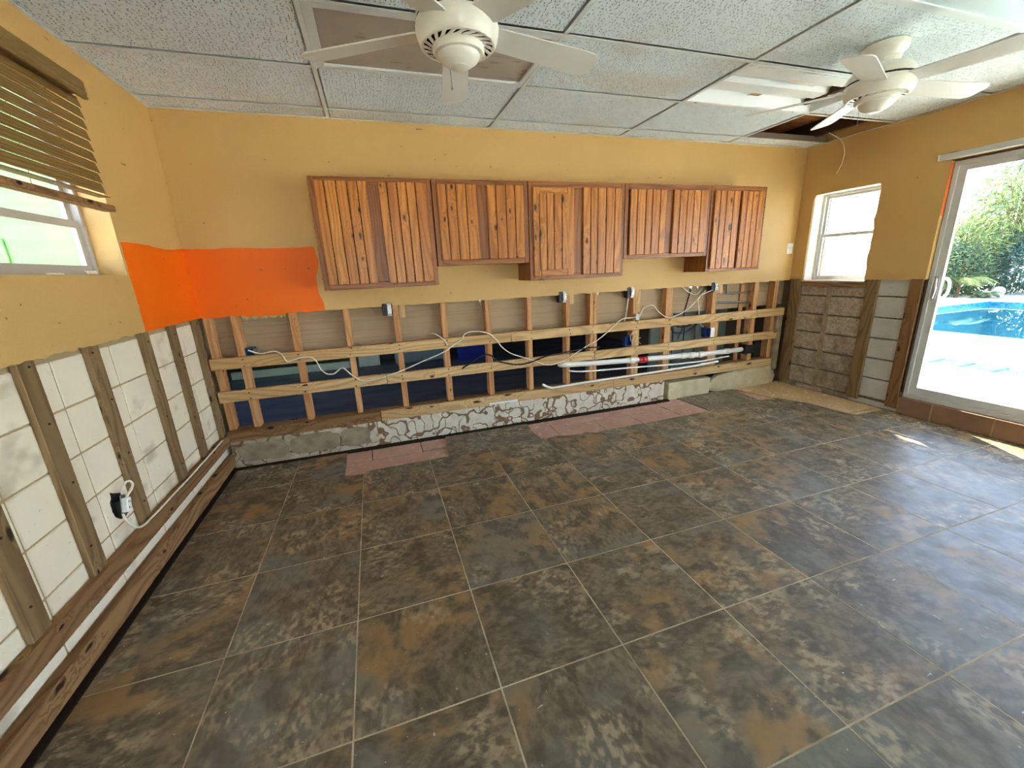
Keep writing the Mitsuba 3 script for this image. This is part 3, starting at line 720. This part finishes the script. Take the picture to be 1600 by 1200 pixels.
def palm(label, at, h, n, ln, mat, seed, group=None):
    t = thing('palm', label, 'palm', group)
    r = np.random.default_rng(seed)
    at = np.array(at, float)
    put('trunk', tube([at, at + [0, 0, h]], 0.06, 8), M_TRUNK, t)
    for k in range(n):
        a = 6.283 * k / n + r.uniform(-.2, .2)
        up = r.uniform(.2, 1.0)
        d = np.array([math.cos(a), math.sin(a), 0])
        pts = [at + [0, 0, h] + d * ln * s + np.array([0, 0, ln * (up * s - 0.9 * s * s)]) for s in np.linspace(0, 1, 9)]
        V, F = [], []
        for i in range(1, 9):
            for j in range(3):
                q = pts[i - 1] + (pts[i] - pts[i - 1]) * (j / 3)
                tdir = pts[i] - pts[i - 1]
                tdir /= np.linalg.norm(tdir)
                sd = np.cross(tdir, [0, 0, 1.0])
                sd /= np.linalg.norm(sd) + 1e-9
                s = (i - 1 + j / 3) / 8
                l2 = ln * 0.38 * math.sin(math.pi * (0.15 + 0.8 * s))
                for sg in (-1, 1):
                    tip = q + (sd * sg * 0.85 + tdir * 0.6 + np.array([0, 0, -0.25])) * l2
                    b = len(V)
                    wv = tdir * 0.018
                    V += [q - wv, q + wv, tip]
                    F.append([b, b + 1, b + 2])
        put('frond', (np.array(V), np.array(F)), mat, t)
    return t


bush('hedge_bush', 'dense dark bush at the pool corner behind the palms', 'bush', (20.2, 5.4, 0.7), (1.6, 0.8, 1.0), 5200, 0.16, LEAVES[:2], 1)
bush('hedge_bush', 'dark green bush right of the dense bush beyond the pool', 'bush', (22.6, 4.2, 0.8), (1.6, 1.4, 1.2), 5200, 0.18, [LEAVES[0], LEAVES[3]], 2)
bush('bamboo', 'tall airy bamboo arching over the hedge at the right of the door view', 'bamboo', (23.0, 5.4, 2.7), (1.9, 1.2, 1.7), 4200, 0.26, [LEAVES[1], LEAVES[2]], 3, aspect=6.0, shell=0.2, stems=9)
bush('bamboo', 'yellow-green feathery shrub in the middle of the hedge', 'shrub', (21.3, 5.8, 1.5), (1.4, 1.0, 1.0), 4200, 0.20, [LEAVES[2], LEAVES[1]], 4, aspect=5.0, stems=8)
bush('tree', 'thin tree with sparse hanging leaves at the upper right of the door view', 'tree', (23.8, 4.6, 4.6), (2.2, 2.0, 1.3), 900, 0.22, [LEAVES[0], LEAVES[2]], 5, aspect=4.0, shell=0.1, stems=5)
bush('hedge_bush', 'pale shrub at the left end of the hedge', 'bush', (19.6, 6.3, 0.9), (1.3, 0.9, 1.0), 3000, 0.17, [LEAVES[1], LEAVES[3]], 6)
palm('blue-green fan palm in front of the hedge', (22.2, 3.9, -0.05), 1.35, 13, 1.3, LEAVES[3], 8)
palm('small palm with upright fronds at the left of the hedge', (19.6, 4.9, -0.05), 0.5, 12, 0.9, LEAVES[2], 9)
palm('low spiky plant at the pool edge beside the white ball', (19.9, 4.35, -0.05), 0.1, 14, 0.42, LEAVES[1], 10)
put('pool_float', trimesh.creation.icosphere(subdivisions=3, radius=0.16).apply_translation([20.6, 4.35, 0.11]), M_DEV, None, smooth=True, label='small white ball lying by the hedge beyond the pool', cat='ball')

# ---------------------------------------------------------------- wall cabinets
rc = np.random.default_rng(5)
M_GROOVE = bsdf('stained_groove', L(70, 34, 12), 0.6, 0.3)
CF = -0.305


def cabinet(label, x0, x1, zb, doors, name='wall_cabinet'):
    t = thing(name, label, 'cabinet', 'wall cabinets')
    zt = 2.134
    wood('side', (x0 + .002, CF + .02, zb), (x0 + .018, -0.001, zt), 2, M_OAKF, t)
    wood('side', (x1 - .018, CF + .02, zb), (x1 - .002, -0.001, zt), 2, M_OAKF, t)
    wood('bottom', (x0 + .018, CF + .02, zb + .012), (x1 - .018, -0.001, zb + .026), 0, M_OAKF, t)
    wood('top', (x0 + .018, CF + .02, zt - .016), (x1 - .018, -0.001, zt - .001), 0, M_OAKF, t)
    wood('rail', (x0 + .04, CF, zt - .05), (x1 - .04, CF + .019, zt), 0, M_OAKF, t, bev=.002)
    wood('rail', (x0 + .04, CF, zb), (x1 - .04, CF + .019, zb + .045), 0, M_OAKF, t, bev=.002)
    wood('stile', (x0 + .001, CF, zb), (x0 + .040, CF + .019, zt), 2, M_OAKF, t, bev=.002)
    wood('stile', (x1 - .040, CF, zb), (x1 - .001, CF + .019, zt), 2, M_OAKF, t, bev=.002)
    if len(doors) > 1:
        xm = 0.5 * (doors[0][1] + doors[1][0])
        wood('stile', (xm - .05, CF, zb + .045), (xm + .05, CF + .019, zt - .05), 2, M_OAKF, t, bev=.002)
    for dx0, dx1, z0, z1, n, framed in doors:
        d = numbered(t + '__door')
        if framed:
            fw = 0.062
            wood('stile', (dx0, CF - .019, z0), (dx0 + fw, CF - .0005, z1), 2, M_OAK, d, bev=.004)
            wood('stile', (dx1 - fw, CF - .019, z0), (dx1, CF - .0005, z1), 2, M_OAK, d, bev=.004)
            wood('rail', (dx0 + fw, CF - .019, z0), (dx1 - fw, CF - .0005, z0 + fw), 0, M_OAK, d, bev=.004)
            wood('rail', (dx0 + fw, CF - .019, z1 - fw), (dx1 - fw, CF - .0005, z1), 0, M_OAK, d, bev=.004)
            dx0, dx1, z0, z1 = dx0 + fw * .8, dx1 - fw * .8, z0 + fw * .8, z1 - fw * .8
            yf, yb_ = CF - .032, CF - .0192
        else:
            yf, yb_ = CF - .021, CF - .0008
        put('tongue_backing', cbox((dx0 + .004, yf + .013, z0 + .002), (dx1 - .004, yb_ - .0002, z1 - .002)), M_GROOVE, d)
        ws = rc.uniform(.85, 1.1, n)
        ws[0] *= .85
        xs = dx0 + (dx1 - dx0) * np.concatenate([[0], np.cumsum(ws) / ws.sum()])
        for a, b in zip(xs[:-1], xs[1:]):
            wood('plank', (a + .0024, yf, z0), (b - .0024, yb_, z1), 2, M_OAK, d, bev=.004)
    return t


cabinet('tall knotty oak cabinet with two wide doors, leftmost of the row, above the orange patch', 0.905, 1.735, 1.375, [(0.942, 1.284, 1.41, 2.106, 5, 0), (1.361, 1.70, 1.405, 2.103, 5, 0)])
cabinet('short two-door oak cabinet, second from the left, its bottom above its tall neighbours', 1.74, 2.497, 1.515, [(1.774, 2.079, 1.557, 2.099, 4, 0), (2.154, 2.456, 1.554, 2.099, 4, 0)])
cabinet('tall oak cabinet in the middle of the row, its left door with a raised frame', 2.50, 3.388, 1.37, [(2.534, 2.898, 1.40, 2.093, 4, 1), (2.98, 3.353, 1.40, 2.093, 5, 0)])
cabinet('short two-door oak cabinet, second from the right, its bottom above its tall neighbours', 3.391, 4.308, 1.514, [(3.434, 3.81, 1.547, 2.089, 5, 0), (3.884, 4.267, 1.546, 2.09, 5, 0)])
cabinet('tall oak cabinet with two narrow doors, rightmost of the row, nearest the small window', 4.311, 4.979, 1.366, [(4.341, 4.639, 1.392, 2.09, 4, 0), (4.662, 4.939, 1.39, 2.09, 4, 0)])


# ---------------------------------------------------------------- ceiling fans
def fan(label, x, y, phase):
    t = thing('ceiling_fan', label, 'ceiling fan', 'ceiling fans')
    H = HC
    c = (x, y, 0)
    put('canopy', lathe([(0.0, H), (0.103, H), (0.104, H - .012), (0.100, H - .03), (0.084, H - .05), (0.078, H - .062), (0.078, H - .072), (0.0, H - .072)], 48, c), M_CREAM, t, smooth=35)
    put('neck', lathe([(0.0, H - .06), (0.072, H - .06), (0.074, H - .09), (0.082, H - .102), (0.10, H - .105), (0.0, H - .106)], 48, c), M_CREAM, t, smooth=35)
    put('motor_housing', lathe([(0.0, H - .100), (0.095, H - .100), (0.128, H - .112), (0.148, H - .130), (0.156, H - .150), (0.156, H - .168), (0.150, H - .171), (0.150, H - .176), (0.160, H - .179), (0.163, H - .195), (0.161, H - .215), (0.155, H - .238), (0.148, H - .252), (0.1435, H - .2555), (0.1425, H - .2535), (0.1425, H - .240), (0.0, H - .225)], 64, c), M_CREAM, t, smooth=35)
    put('seam_ring', lathe([(0.149, H - .1695), (0.1568, H - .1695), (0.1600, H - .1785), (0.149, H - .1785)], 64, c), M_DKBRN, t, smooth=35, label='dark seam around the motor housing')
    put('vent_recess', lathe([(0.0, H - .240), (0.142, H - .240), (0.142, H - .2465), (0.0, H - .2465)], 48, c), M_BLACK, t, smooth=35)
    ring = Polygon([(.1435 * math.cos(q), .1435 * math.sin(q)) for q in np.linspace(0, 2 * math.pi, 73)[:-1]]).difference(Polygon([(.080 * math.cos(q), .080 * math.sin(q)) for q in np.linspace(0, 2 * math.pi, 49)[:-1]]))
    slots = []
    for k in range(22):
        q0 = 2 * math.pi * k / 22
        pol = lambda r_, q: (r_ * math.cos(q0 + q), r_ * math.sin(q0 + q))
        slots.append(Polygon([pol(.100, -.055), pol(.100, .035), pol(.136, .36), pol(.134, .19)]))
    put('vent_ring', flat_xy(ring.difference(unary_union(slots)), H - .2555, .0035).apply_translation(c), M_CREAM, t)
    put('switch_cup', lathe([(0.0, H - .243), (0.098, H - .249), (0.103, H - .257), (0.103, H - .270), (0.097, H - .279), (0.085, H - .281), (0.0, H - .279)], 48, c), M_CREAM, t, smooth=35)
    put('light_cap', lathe([(0.0, H - .278), (0.084, H - .279), (0.083, H - .284), (0.074, H - .300), (0.056, H - .312), (0.038, H - .319), (0.036, H - .323), (0.022, H - .327), (0.0, H - .328)], 48, c), M_CREAM, t, smooth=40)
    a0 = -0.9
    cx_, cy_ = x + .101 * math.cos(phase + a0), y + .101 * math.sin(phase + a0)
    put('pull_chain', cat_([tube([(cx_, cy_, H - .268), (cx_ + .004, cy_, H - .355)], .0016, 6), trimesh.creation.icosphere(subdivisions=2, radius=.005).apply_translation([cx_ + .004, cy_, H - .36])]), M_STEEL, t)
    for k in range(5):
        a = phase - 2 * math.pi * k / 5
        er, et = np.array([math.cos(a), math.sin(a), 0]), np.array([-math.sin(a), math.cos(a), 0])
        up = np.array([0, 0, 1.0])
        ti = et * math.cos(math.radians(12)) - up * math.sin(math.radians(12))
        ni = np.cross(er, ti)
        out = [(0.145, -.050), (0.17, -.058), (0.56, -.070), (0.63, -.068), (0.652, -.052), (0.660, -.03), (0.660, .03), (0.652, .052), (0.63, .068), (0.56, .070), (0.17, .058), (0.145, .050)]
        m = extrude(Polygon(out).buffer(.006).buffer(-.006), .006)
        v = np.asarray(m.vertices)
        z0 = H - .198 - 0.035 * (v[:, 0] - .145) / .515 * 0.6
        P = np.array([x, y, 0]) + v[:, :1] * er + v[:, 1:2] * ti + (v[:, 2:] - .003) * ni + z0[:, None] * up
        b = put('blade', trimesh.Trimesh(P, m.faces, process=False), M_BLADE, t)
        q = [(0.12, -.018), (0.20, -.03), (0.235, -.012), (0.235, .012), (0.20, .03), (0.12, .018)]
        m = extrude(Polygon(q), .004)
        v = np.asarray(m.vertices)
        z0 = H - .190 - 0.021 * (v[:, 0] - .145) / .515
        P = np.array([x, y, 0]) + v[:, :1] * er + v[:, 1:2] * ti + (v[:, 2:] - .001) * ni + z0[:, None] * up
        put('blade_iron', trimesh.Trimesh(P, m.faces, process=False), M_CREAM, t)
    return t


fan('cream ceiling fan above the left cabinets beside the taupe panel', 1.680, -1.727, 2.664)
fan('cream ceiling fan near the sliding door below the open light fixture', 4.115, -1.722, 2.308)

# ---------------------------------------------------------------- ceiling lights
x0, x1, y0, y1 = special[(3, 2)]
tl = thing('ceiling_light', 'open white fluorescent light fixture without lens between the two fans', 'light fixture')
prof = [(y0 + .013, HC + .002), (y0 + .035, HC + .003), (y0 + .07, HC + .075), (y0 + .20, HC + .085), (y1 - .20, HC + .085), (y1 - .07, HC + .075), (y1 - .035, HC + .003), (y1 - .013, HC + .002)]
pp = Polygon(prof + [(b, z + .002) for b, z in prof[::-1]])
put('pan', wall_yz(pp, x0 + .013, x1 - x0 - .026), M_WHITE, tl)
put('end_plate', cbox((x1 - .016, y0 + .013, HC + .002), (x1 - .013, y1 - .013, HC + .086)), M_WHITE, tl)
put('end_plate', cbox((x0 + .013, y0 + .013, HC + .002), (x0 + .016, y1 - .013, HC + .086)), M_WHITE, tl)
for yc in (y0 + .20, y1 - .20):
    put('ballast_cover', wall_yz(Polygon([(yc - .065, HC + .083), (yc - .05, HC + .05), (yc + .05, HC + .05), (yc + .065, HC + .083)]), x0 + .02, x1 - x0 - .10), M_WHITE, tl)
put('edge_lip', cbox((x0 + .013, y1 - .040, HC - .003), (x1 - .013, y1 - .013, HC + .003), .001), M_WHITE, tl)
put('edge_lip', cbox((x0 + .013, y0 + .013, HC - .003), (x1 - .013, y0 + .035, HC + .003), .001), M_WHITE, tl)
put('sticker', cbox((x0 + .50, y1 - .135, HC + .048), (x0 + .60, y1 - .10, HC + .0495)), bsdf('sticker_tan', L(176, 140, 96), 0.7), tl, label='brown sticker on the cover')
put('sticker', cbox((x0 + .60, y0 + .24, HC + .0485), (x0 + .86, y0 + .29, HC + .0495)), M_DEV, tl, label='white label with a small red mark')
for xx in (x0 + .10, x1 - .18):
    put('screw', trimesh.creation.cylinder(radius=.006, height=.003).apply_translation([xx, y1 - .03, HC - .004]), M_BLACK, tl)
x0, x1, y0, y1 = special[(3, 4)]
l2 = thing('ceiling_light', 'pale acrylic ceiling light panel at the upper right edge, in front of the right fan', 'light fixture')
put('lens', cbox((x0 + .02, y0 + .02, HC + .006), (x1 - .02, y1 - .02, HC + .010)), M_LENS, l2)
put('frame', flat_xy(sbox(x0 + .013, y0 + .013, x1 - .013, y1 - .013).difference(sbox(x0 + .035, y0 + .035, x1 - .035, y1 - .035)), HC - .002, .008), M_GRID, l2)

# ---------------------------------------------------------------- blind on the left window
bl = thing('window_blind', 'brown wooden blind, half raised, over the left window', 'blind')
vp = Polygon([(0.0, 0), (0.014, 0.0), (0.018, .006), (0.014, .014), (0.017, .022), (0.017, .030), (0.013, .036), (0.015, .046), (0.015, .072), (0.008, .082), (0.0, .082)])
m = extrude(vp, 1.62)                      # (x, z, along)
v = np.asarray(m.vertices)
put('valance', trimesh.Trimesh(np.stack([v[:, 0] + .050, -0.858 - v[:, 2], v[:, 1] + 2.328], -1), m.faces[:, ::-1], process=False), M_BLIND, bl)
put('headrail', cbox((-.02, -2.43, 2.345), (.045, -0.87, 2.395), .002), M_BLIND, bl)
for k in range(9):
    zc = 2.325 - 0.0475 * k
    ang = math.radians(79)
    m = cbox((-.025, -2.43, -.0013), (.025, -0.828, .0013), .0006)
    Mx = trimesh.transformations.rotation_matrix(ang, [0, 1, 0])
    Mx[:3, 3] = [0.012, 0, zc]
    mm_, uv = wood_uv(m, 1, RW, Mx)
    put('slat', mm_, M_BLIND, bl, uv=uv)
put('slat', cbox((-.014, -2.43, 1.902), (.036, -0.835, 1.905), .0008), M_BLIND, bl)
wood('bottom_rail', (-.012, -2.43, 1.836), (.040, -0.826, 1.866), 1, M_PLATE, bl, bev=.004)
for yv in (-1.0, -1.28, -1.9):
    for xx in (-.016,):
        put('cord', tube(curve([(xx, yv, 1.866), (xx + .004, yv - .012, 1.90), (xx - .002, yv + .006, 1.95), (xx, yv, 2.345)], .02), .0011, 5), M_DKBRN, bl)

# ---------------------------------------------------------------- outlets, boxes and switch


def outlet(label, x, z, side=-1):
    t = thing('outlet', label, 'outlet', 'bare outlets along the drywall edge')
    put('box', cbox((x - .052 * (side < 0) - .004, -.004, z - .05), (x + .026, .060, z + .05), .003), M_BLACK, t)
    put('yoke', cbox((x - .018, -.008, z - .054), (x + .018, -.0045, z + .054), .001), M_STEEL, t)
    put('receptacle', cbox((x - .0165, -.020, z - .034), (x + .0165, -.0075, z + .034), .003), M_DEV, t)
    for dz in (-.017, .017):
        for dx in (-.006, .006):
            put('slot', cbox((x + dx - .001, -.0208, z + dz - .005), (x + dx + .001, -.0199, z + dz + .005)), M_BLACK, t)
        put('slot', cbox((x - .0022, -.0208, z + dz - .0125), (x + .0022, -.0199, z + dz - .008)), M_BLACK, t)
    return t


outlet('white outlet hanging in a black box under the leftmost cabinet', 1.347, 1.188)
outlet('white outlet in a black box under the middle tall cabinet', 2.955, 1.195)
outlet('white outlet in a black box under the second cabinet from the right', 3.703, 1.195)
outlet('white outlet in a black box under the rightmost cabinet', 4.750, 1.192)


def device_box(label, x0, x1, y0, y1, z0, z1, mat, grp=None):
    t = thing('electrical_box', label, 'electrical box', grp)
    wl = .003
    put('shell', cat_([cbox((x0, y1 - wl, z0), (x1, y1, z1)), cbox((x0, y0, z0), (x0 + wl, y1 - wl, z1)), cbox((x1 - wl, y0, z0), (x1, y1 - wl, z1)), cbox((x0 + wl, y0, z0), (x1 - wl, y1 - wl, z0 + wl)), cbox((x0 + wl, y0, z1 - wl), (x1 - wl, y1 - wl, z1))]), mat, t)
    return t


b1 = device_box('blue electrical box on the second stud from the left corner', 0.236, 0.300, 0.018, 0.085, 0.908, 0.965, M_BLUE)
put('cover', cbox((0.296, 0.004, 0.912), (0.330, 0.018, 0.96), .002), M_STEEL, b1)
b2 = device_box('navy electrical box between the upper and middle rails at the right', 4.675, 4.737, 0.005, 0.07, 0.648, 0.752, M_NAVY)
put('cover', cbox((4.738, -.006, 0.648), (4.79, 0.004, 0.752), .002), M_DEV, b2)
b3 = device_box('navy electrical box with loose wires beside the pale block, under the third outlet', 3.66, 3.733, 0.02, 0.08, 0.648, 0.745, M_NAVY)
put('wire_tails', cat_([tube(curve(p, .01), .003, 6) for p in ([(3.72, .02, .70), (3.70, -.01, .76), (3.74, -.02, .80), (3.78, -.02, .79)], [(3.73, .02, .69), (3.76, -.02, .72), (3.81, -.03, .73)], [(3.73, .02, .68), (3.78, -.02, .69), (3.82, -.02, .66)])]), M_CABLE, b3)
b4 = thing('cable_clamp', 'small steel box with cables on the upper rail, left of the loose-wire stud', 'electrical box')
put('body', cbox((3.748, -.02, 0.915), (3.79, 0.010, 0.978), .003), M_ALU, b4)
b5 = thing('junction_box', 'black junction box low on the right between the last studs', 'electrical box')
put('body', cbox((5.27, 0.0, 0.40), (5.42, 0.09, 0.50), .004), M_BLACK, b5)
put('cover', cbox((5.41, -.004, 0.36), (5.50, 0.0, 0.52), .002), M_BLACK, b5)

lo_ = thing('wall_outlet', 'white outlet with cable loops hanging from a broken hole in the left block wall', 'outlet')
hp = Polygon([(-1.402, .548), (-1.385, .535), (-1.322, .505), (-1.318, .46), (-1.33, .40), (-1.349, .392), (-1.39, .40), (-1.418, .428), (-1.425, .46), (-1.422, .505), (-1.405, .52)])
put('hole', wall_yz(hp, -.0375, .0015), M_BLACK, lo_)
put('box', cbox((-.036, -1.405, .415), (-.012, -1.345, .495), .003), M_BLACK, lo_)
Mx = trimesh.transformations.rotation_matrix(math.radians(-18), [1, 0, 0])
Mx[:3, 3] = [0.0, -1.388, .468]
put('receptacle', cbox((-.010, -.017, -.034), (.014, .017, .034), .003).apply_transform(Mx), M_DEV, lo_)
put('yoke', cbox((-.012, -.019, -.05), (-.009, .019, .05), .001).apply_transform(Mx), M_STEEL, lo_)
for dz in (-.015, .015):
    put('slot', cbox((.0138, -.006, dz - .005), (.0146, -.003, dz + .005)).apply_transform(Mx), M_BLACK, lo_)
    put('slot', cbox((.0138, .003, dz - .005), (.0146, .006, dz + .005)).apply_transform(Mx), M_BLACK, lo_)

sw = thing('light_switch', 'white light switch plate near the right corner of the back wall', 'switch')
put('plate', cbox((5.708, -.006, 1.506), (5.792, 0.0, 1.620), .002), M_DEV, sw)
for dx in (5.73, 5.77):
    put('toggle', cbox((dx - .005, -.016, 1.553), (dx + .005, -.006, 1.575), .002), M_DEV, sw)


# ---------------------------------------------------------------- cables
def cable(name, label, pts, r, mat, cat='cable', sides=8):
    return put(name, tube(curve(pts, .015), r, sides), mat, None, smooth=True, label=label, cat=cat)


def xz(pts, y):
    return [(x, y, z) for x, z in pts]


A = [(0.271, 0.955), (0.352, 0.921), (0.442, 0.931), (0.493, 0.9), (0.515, 0.845), (0.54, 0.84), (0.624, 0.86), (0.694, 0.857), (0.73, 0.823), (0.75, 0.76), (0.79, 0.708), (0.85, 0.701), (0.918, 0.741), (0.983, 0.672), (1.051, 0.614), (1.128, 0.607), (1.303, 0.64), (1.456, 0.685), (1.594, 0.732), (1.768, 0.789), (1.864, 0.848), (1.937, 0.888), (1.963, 0.931), (2.035, 0.948), (2.14, 0.933), (2.21, 0.898), (2.268, 0.833), (2.302, 0.782), (2.386, 0.713), (2.499, 0.665), (2.602, 0.623), (2.733, 0.564), (2.828, 0.559), (2.952, 0.591), (3.092, 0.66), (3.205, 0.713), (3.305, 0.755), (3.419, 0.829), (3.477, 0.875), (3.578, 0.938), (3.697, 0.946), (3.75, 0.945)]
cable('white_cable', 'long white cable swagging across the rails from the blue box to the clamp', xz(A, -0.029), .0055, M_CABLE)
cable('white_cable', 'short loose end of white cable over the upper rail', [(1.66, .03, .953), (1.687, .0, .958), (1.725, -.028, .941), (1.777, -.031, .891), (1.801, -.029, .843)], .0055, M_CABLE)
Bk = [(1.916, 0.62), (1.99, 0.659), (2.065, 0.699), (2.139, 0.727), (2.199, 0.709), (2.234, 0.669), (2.319, 0.629), (2.458, 0.597), (2.562, 0.602), (2.668, 0.628), (2.775, 0.654), (2.897, 0.661), (3.064, 0.676), (3.205, 0.687), (3.32, 0.68)]
cable('black_cable', 'black cable looping over the middle rail', xz(Bk, -0.031), .0065, M_BLACK)
cable('white_cable', 'white cable arching from the clamp up to the rightmost outlet', xz([(3.78, 0.95), (3.829, 1.035), (3.905, 1.056), (3.952, 1.046), (4.002, 0.991), (4.102, 0.924), (4.199, 0.917), (4.358, 0.973), (4.466, 1.052), (4.543, 1.121), (4.68, 1.165)], -0.031), .005, M_CABLE)
cable('white_cable', 'white cable drooping behind the studs beside the rightmost outlet', xz([(4.36, 1.24), (4.389, 1.207), (4.478, 1.149), (4.582, 1.122), (4.661, 1.20)], 0.085), .005, M_CABLE)
cable('white_cable', 'white cable dropping from the rightmost outlet behind the upper rail', xz([(4.68, 1.16), (4.61, 1.102), (4.588, 1.055), (4.603, 0.985), (4.64, 0.81), (4.69, .76)], 0.062), .005, M_CABLE)
cable('black_cable', 'black cord running down behind the upper rail at the right', xz([(4.525, 1.25), (4.516, 1.206), (4.478, 1.059), (4.44, 0.917), (4.436, 0.77), (4.378, 0.647)], 0.094), .006, M_BLACK)
cable('black_cable', 'black cord looped in the gap below the upper rail at the right', xz([(4.289, 0.795), (4.346, 0.72), (4.484, 0.708), (4.602, 0.755), (4.66, .80)], 0.12), .008, M_BLACK)
cable('black_cable', 'second black loop just under the upper rail at the right', xz([(4.33, 0.81), (4.42, 0.775), (4.53, 0.77), (4.62, 0.81)], 0.14), .008, M_BLACK)
cable('white_cable', 'white cable hanging from the third outlet to the upper rail', xz([(3.700, 1.15), (3.686, 1.046), (3.668, 0.936), (3.66, .90)], 0.05), .005, M_CABLE)
cable('ceiling_cable', 'thin white cable hanging from the open ceiling hole in the corner', [(5.62, -.33, 2.63), (5.74, -.36, 2.575), (5.792, -0.371, 2.537), (5.80, -0.403, 2.45), (5.80, -0.402, 2.38), (5.797, -0.394, 2.327), (5.794, -0.362, 2.259)], .004, M_CABLE)
cable('white_cable', 'white cable looped above the hanging outlet on the left wall', [(-.005, -1.401, .480), (.010, -1.375, .51), (.02, -1.342, .535), (.02, -1.335, .552), (.018, -1.347, .570), (.012, -1.366, .571), (.0, -1.38, .545), (-.02, -1.36, .50)], .0055, M_CABLE)
cable('white_cable', 'white cable running along the top of the left base plate', [(-.005, -1.42, .44), (.005, -1.426, .396), (.010, -1.402, .352), (.012, -1.362, .327), (.010, -1.31, .314), (.008, -1.265, .312), (.008, -1.184, .308), (.008, -1.111, .308), (.008, -0.944, .305), (.008, -0.779, .303), (.008, -0.622, .303), (.008, -0.40, .303), (.006, -0.15, .303)], .0055, M_CABLE)


# ---------------------------------------------------------------- pipes
def pipe(name, label, pts, r, mat, bends=True):
    t = thing(name, label, 'pipe')
    put('tube', tube(pts, r, 16), mat, t, smooth=40)
    return t


dp = pipe('drain_pipe', 'thick white drain pipe with a red fitting through the studs', [(2.905, .03, .537), (2.93, -.008, .5365), (2.965, -.0145, .536), (3.215, -.0145, .520), (3.712, -.0145, .499), (4.372, -.0145, .478), (4.73, .0, .462), (5.23, .02, .458)], .027, M_PVC)
for xa, xb, za, zb in [(3.69, 3.75, .500, .497), (4.34, 4.40, .479, .477), (4.46, 4.52, .474, .473), (4.58, 4.64, .468, .467), (4.98, 5.04, .461, .460)]:
    put('coupling', rod((xa, -.0145 if xa < 4.6 else .008, za), (xb, -.0145 if xa < 4.6 else .010, zb), .033, 18), M_PVC, dp, smooth=40)
put('red_fitting', rod((3.80, -.016, .492), (3.90, -.016, .489), .034, 18), M_RED, dp, smooth=40, label='red fitting')
put('red_tap', rod((3.86, -.016, .49), (3.86, -.06, .50), .016, 14), M_RED, dp, smooth=40, label='red tap')
pipe('supply_pipe', 'thin white pipe below the drain, the upper of the two', [(3.00, .0, .466), (3.07, -.010, .452), (3.218, -.010, .438), (3.718, -.010, .418), (4.325, -.010, .390), (4.673, .0, .383), (5.053, .02, .396)], .009, M_PVC)
s3 = pipe('supply_pipe', 'longer white pipe resting along the bottom plate', [(2.794, -.034, .322), (3.206, -.034, .333), (3.943, -.034, .340), (4.564, -.034, .352), (4.848, -.034, .366)], .0115, M_PVC)
put('elbow', tube(curve([(2.70, -.030, .372), (2.715, -.032, .36), (2.76, -.034, .335), (2.81, -.034, .322)], .01), .0125, 12), M_PVC, s3, smooth=40)
put('coupling', rod((4.58, -.034, .353), (4.66, -.034, .357), .0165, 14), M_PVC, s3, smooth=40)
pipe('steel_pipe', 'bent grey pipe in the right stud bay, the upper of the two', curve([(4.985, .075, 1.23), (4.99, .075, 1.14), (5.000, .075, 1.115), (5.03, .075, 1.108), (5.348, .075, 1.106)], .02), .010, M_STEEL)
pipe('steel_pipe', 'bent grey pipe in the right stud bay, the lower of the two', curve([(4.842, .075, 1.16), (4.846, .075, 1.04), (4.86, .075, 1.018), (4.89, .075, 1.012), (5.375, .075, 0.992)], .02), .010, M_STEEL)
pipe('steel_pipe', 'short grey pipe standing in the back right corner', [(5.715, .05, 1.24), (5.715, .05, .93)], .012, M_STEEL)

# ---------------------------------------------------------------- things in the next room
mp = thing('metal_panel', 'ribbed grey-green metal panel standing behind the right studs', 'panel')
for k in range(14):
    xk = 4.40 + 0.085 * k
    put('rib', cbox((xk, .60 + .02 * (k % 2), 0.0), (xk + .082, .64, 1.2), .004), M_GREENM, mp)
wb = thing('white_carton', 'white carton on the blue floor behind the fourth stud', 'box')
put('body', cbox((0.86, 3.55, 0.0), (1.20, 3.85, 0.24), .004), M_DEV, wb)
put('lid', cbox((0.85, 3.54, 0.20), (1.21, 3.86, 0.26), .004), M_DEV, wb)
pb_ = thing('storage_bin', 'blue storage bin beyond the studs under the second cabinet', 'bin')
mtx = trimesh.creation.box(extents=(0.46, .36, .34))
vv = np.asarray(mtx.vertices)
vv[vv[:, 2] < 0, :2] *= 0.88
put('body', trimesh.Trimesh(vv + np.array([2.72, 3.3, .17]), mtx.faces, process=False), bsdf('bin_blue', L(40, 62, 168), 0.4, 0.5), pb_)
put('lid', cbox((2.47, 3.10, .335), (2.97, 3.50, .365), .008), 'mat_bin_blue', pb_)
ps = thing('clear_bin', 'pale plastic tub left of the blue storage bin', 'bin')
put('body', cbox((1.45, 3.4, 0.0), (2.30, 3.9, 0.30), .03), bsdf('tub_grey', L(150, 168, 168), 0.35, 0.5), ps)
put('lid', cbox((1.42, 3.37, .29), (2.33, 3.93, .325), .01), 'mat_tub_grey', ps)
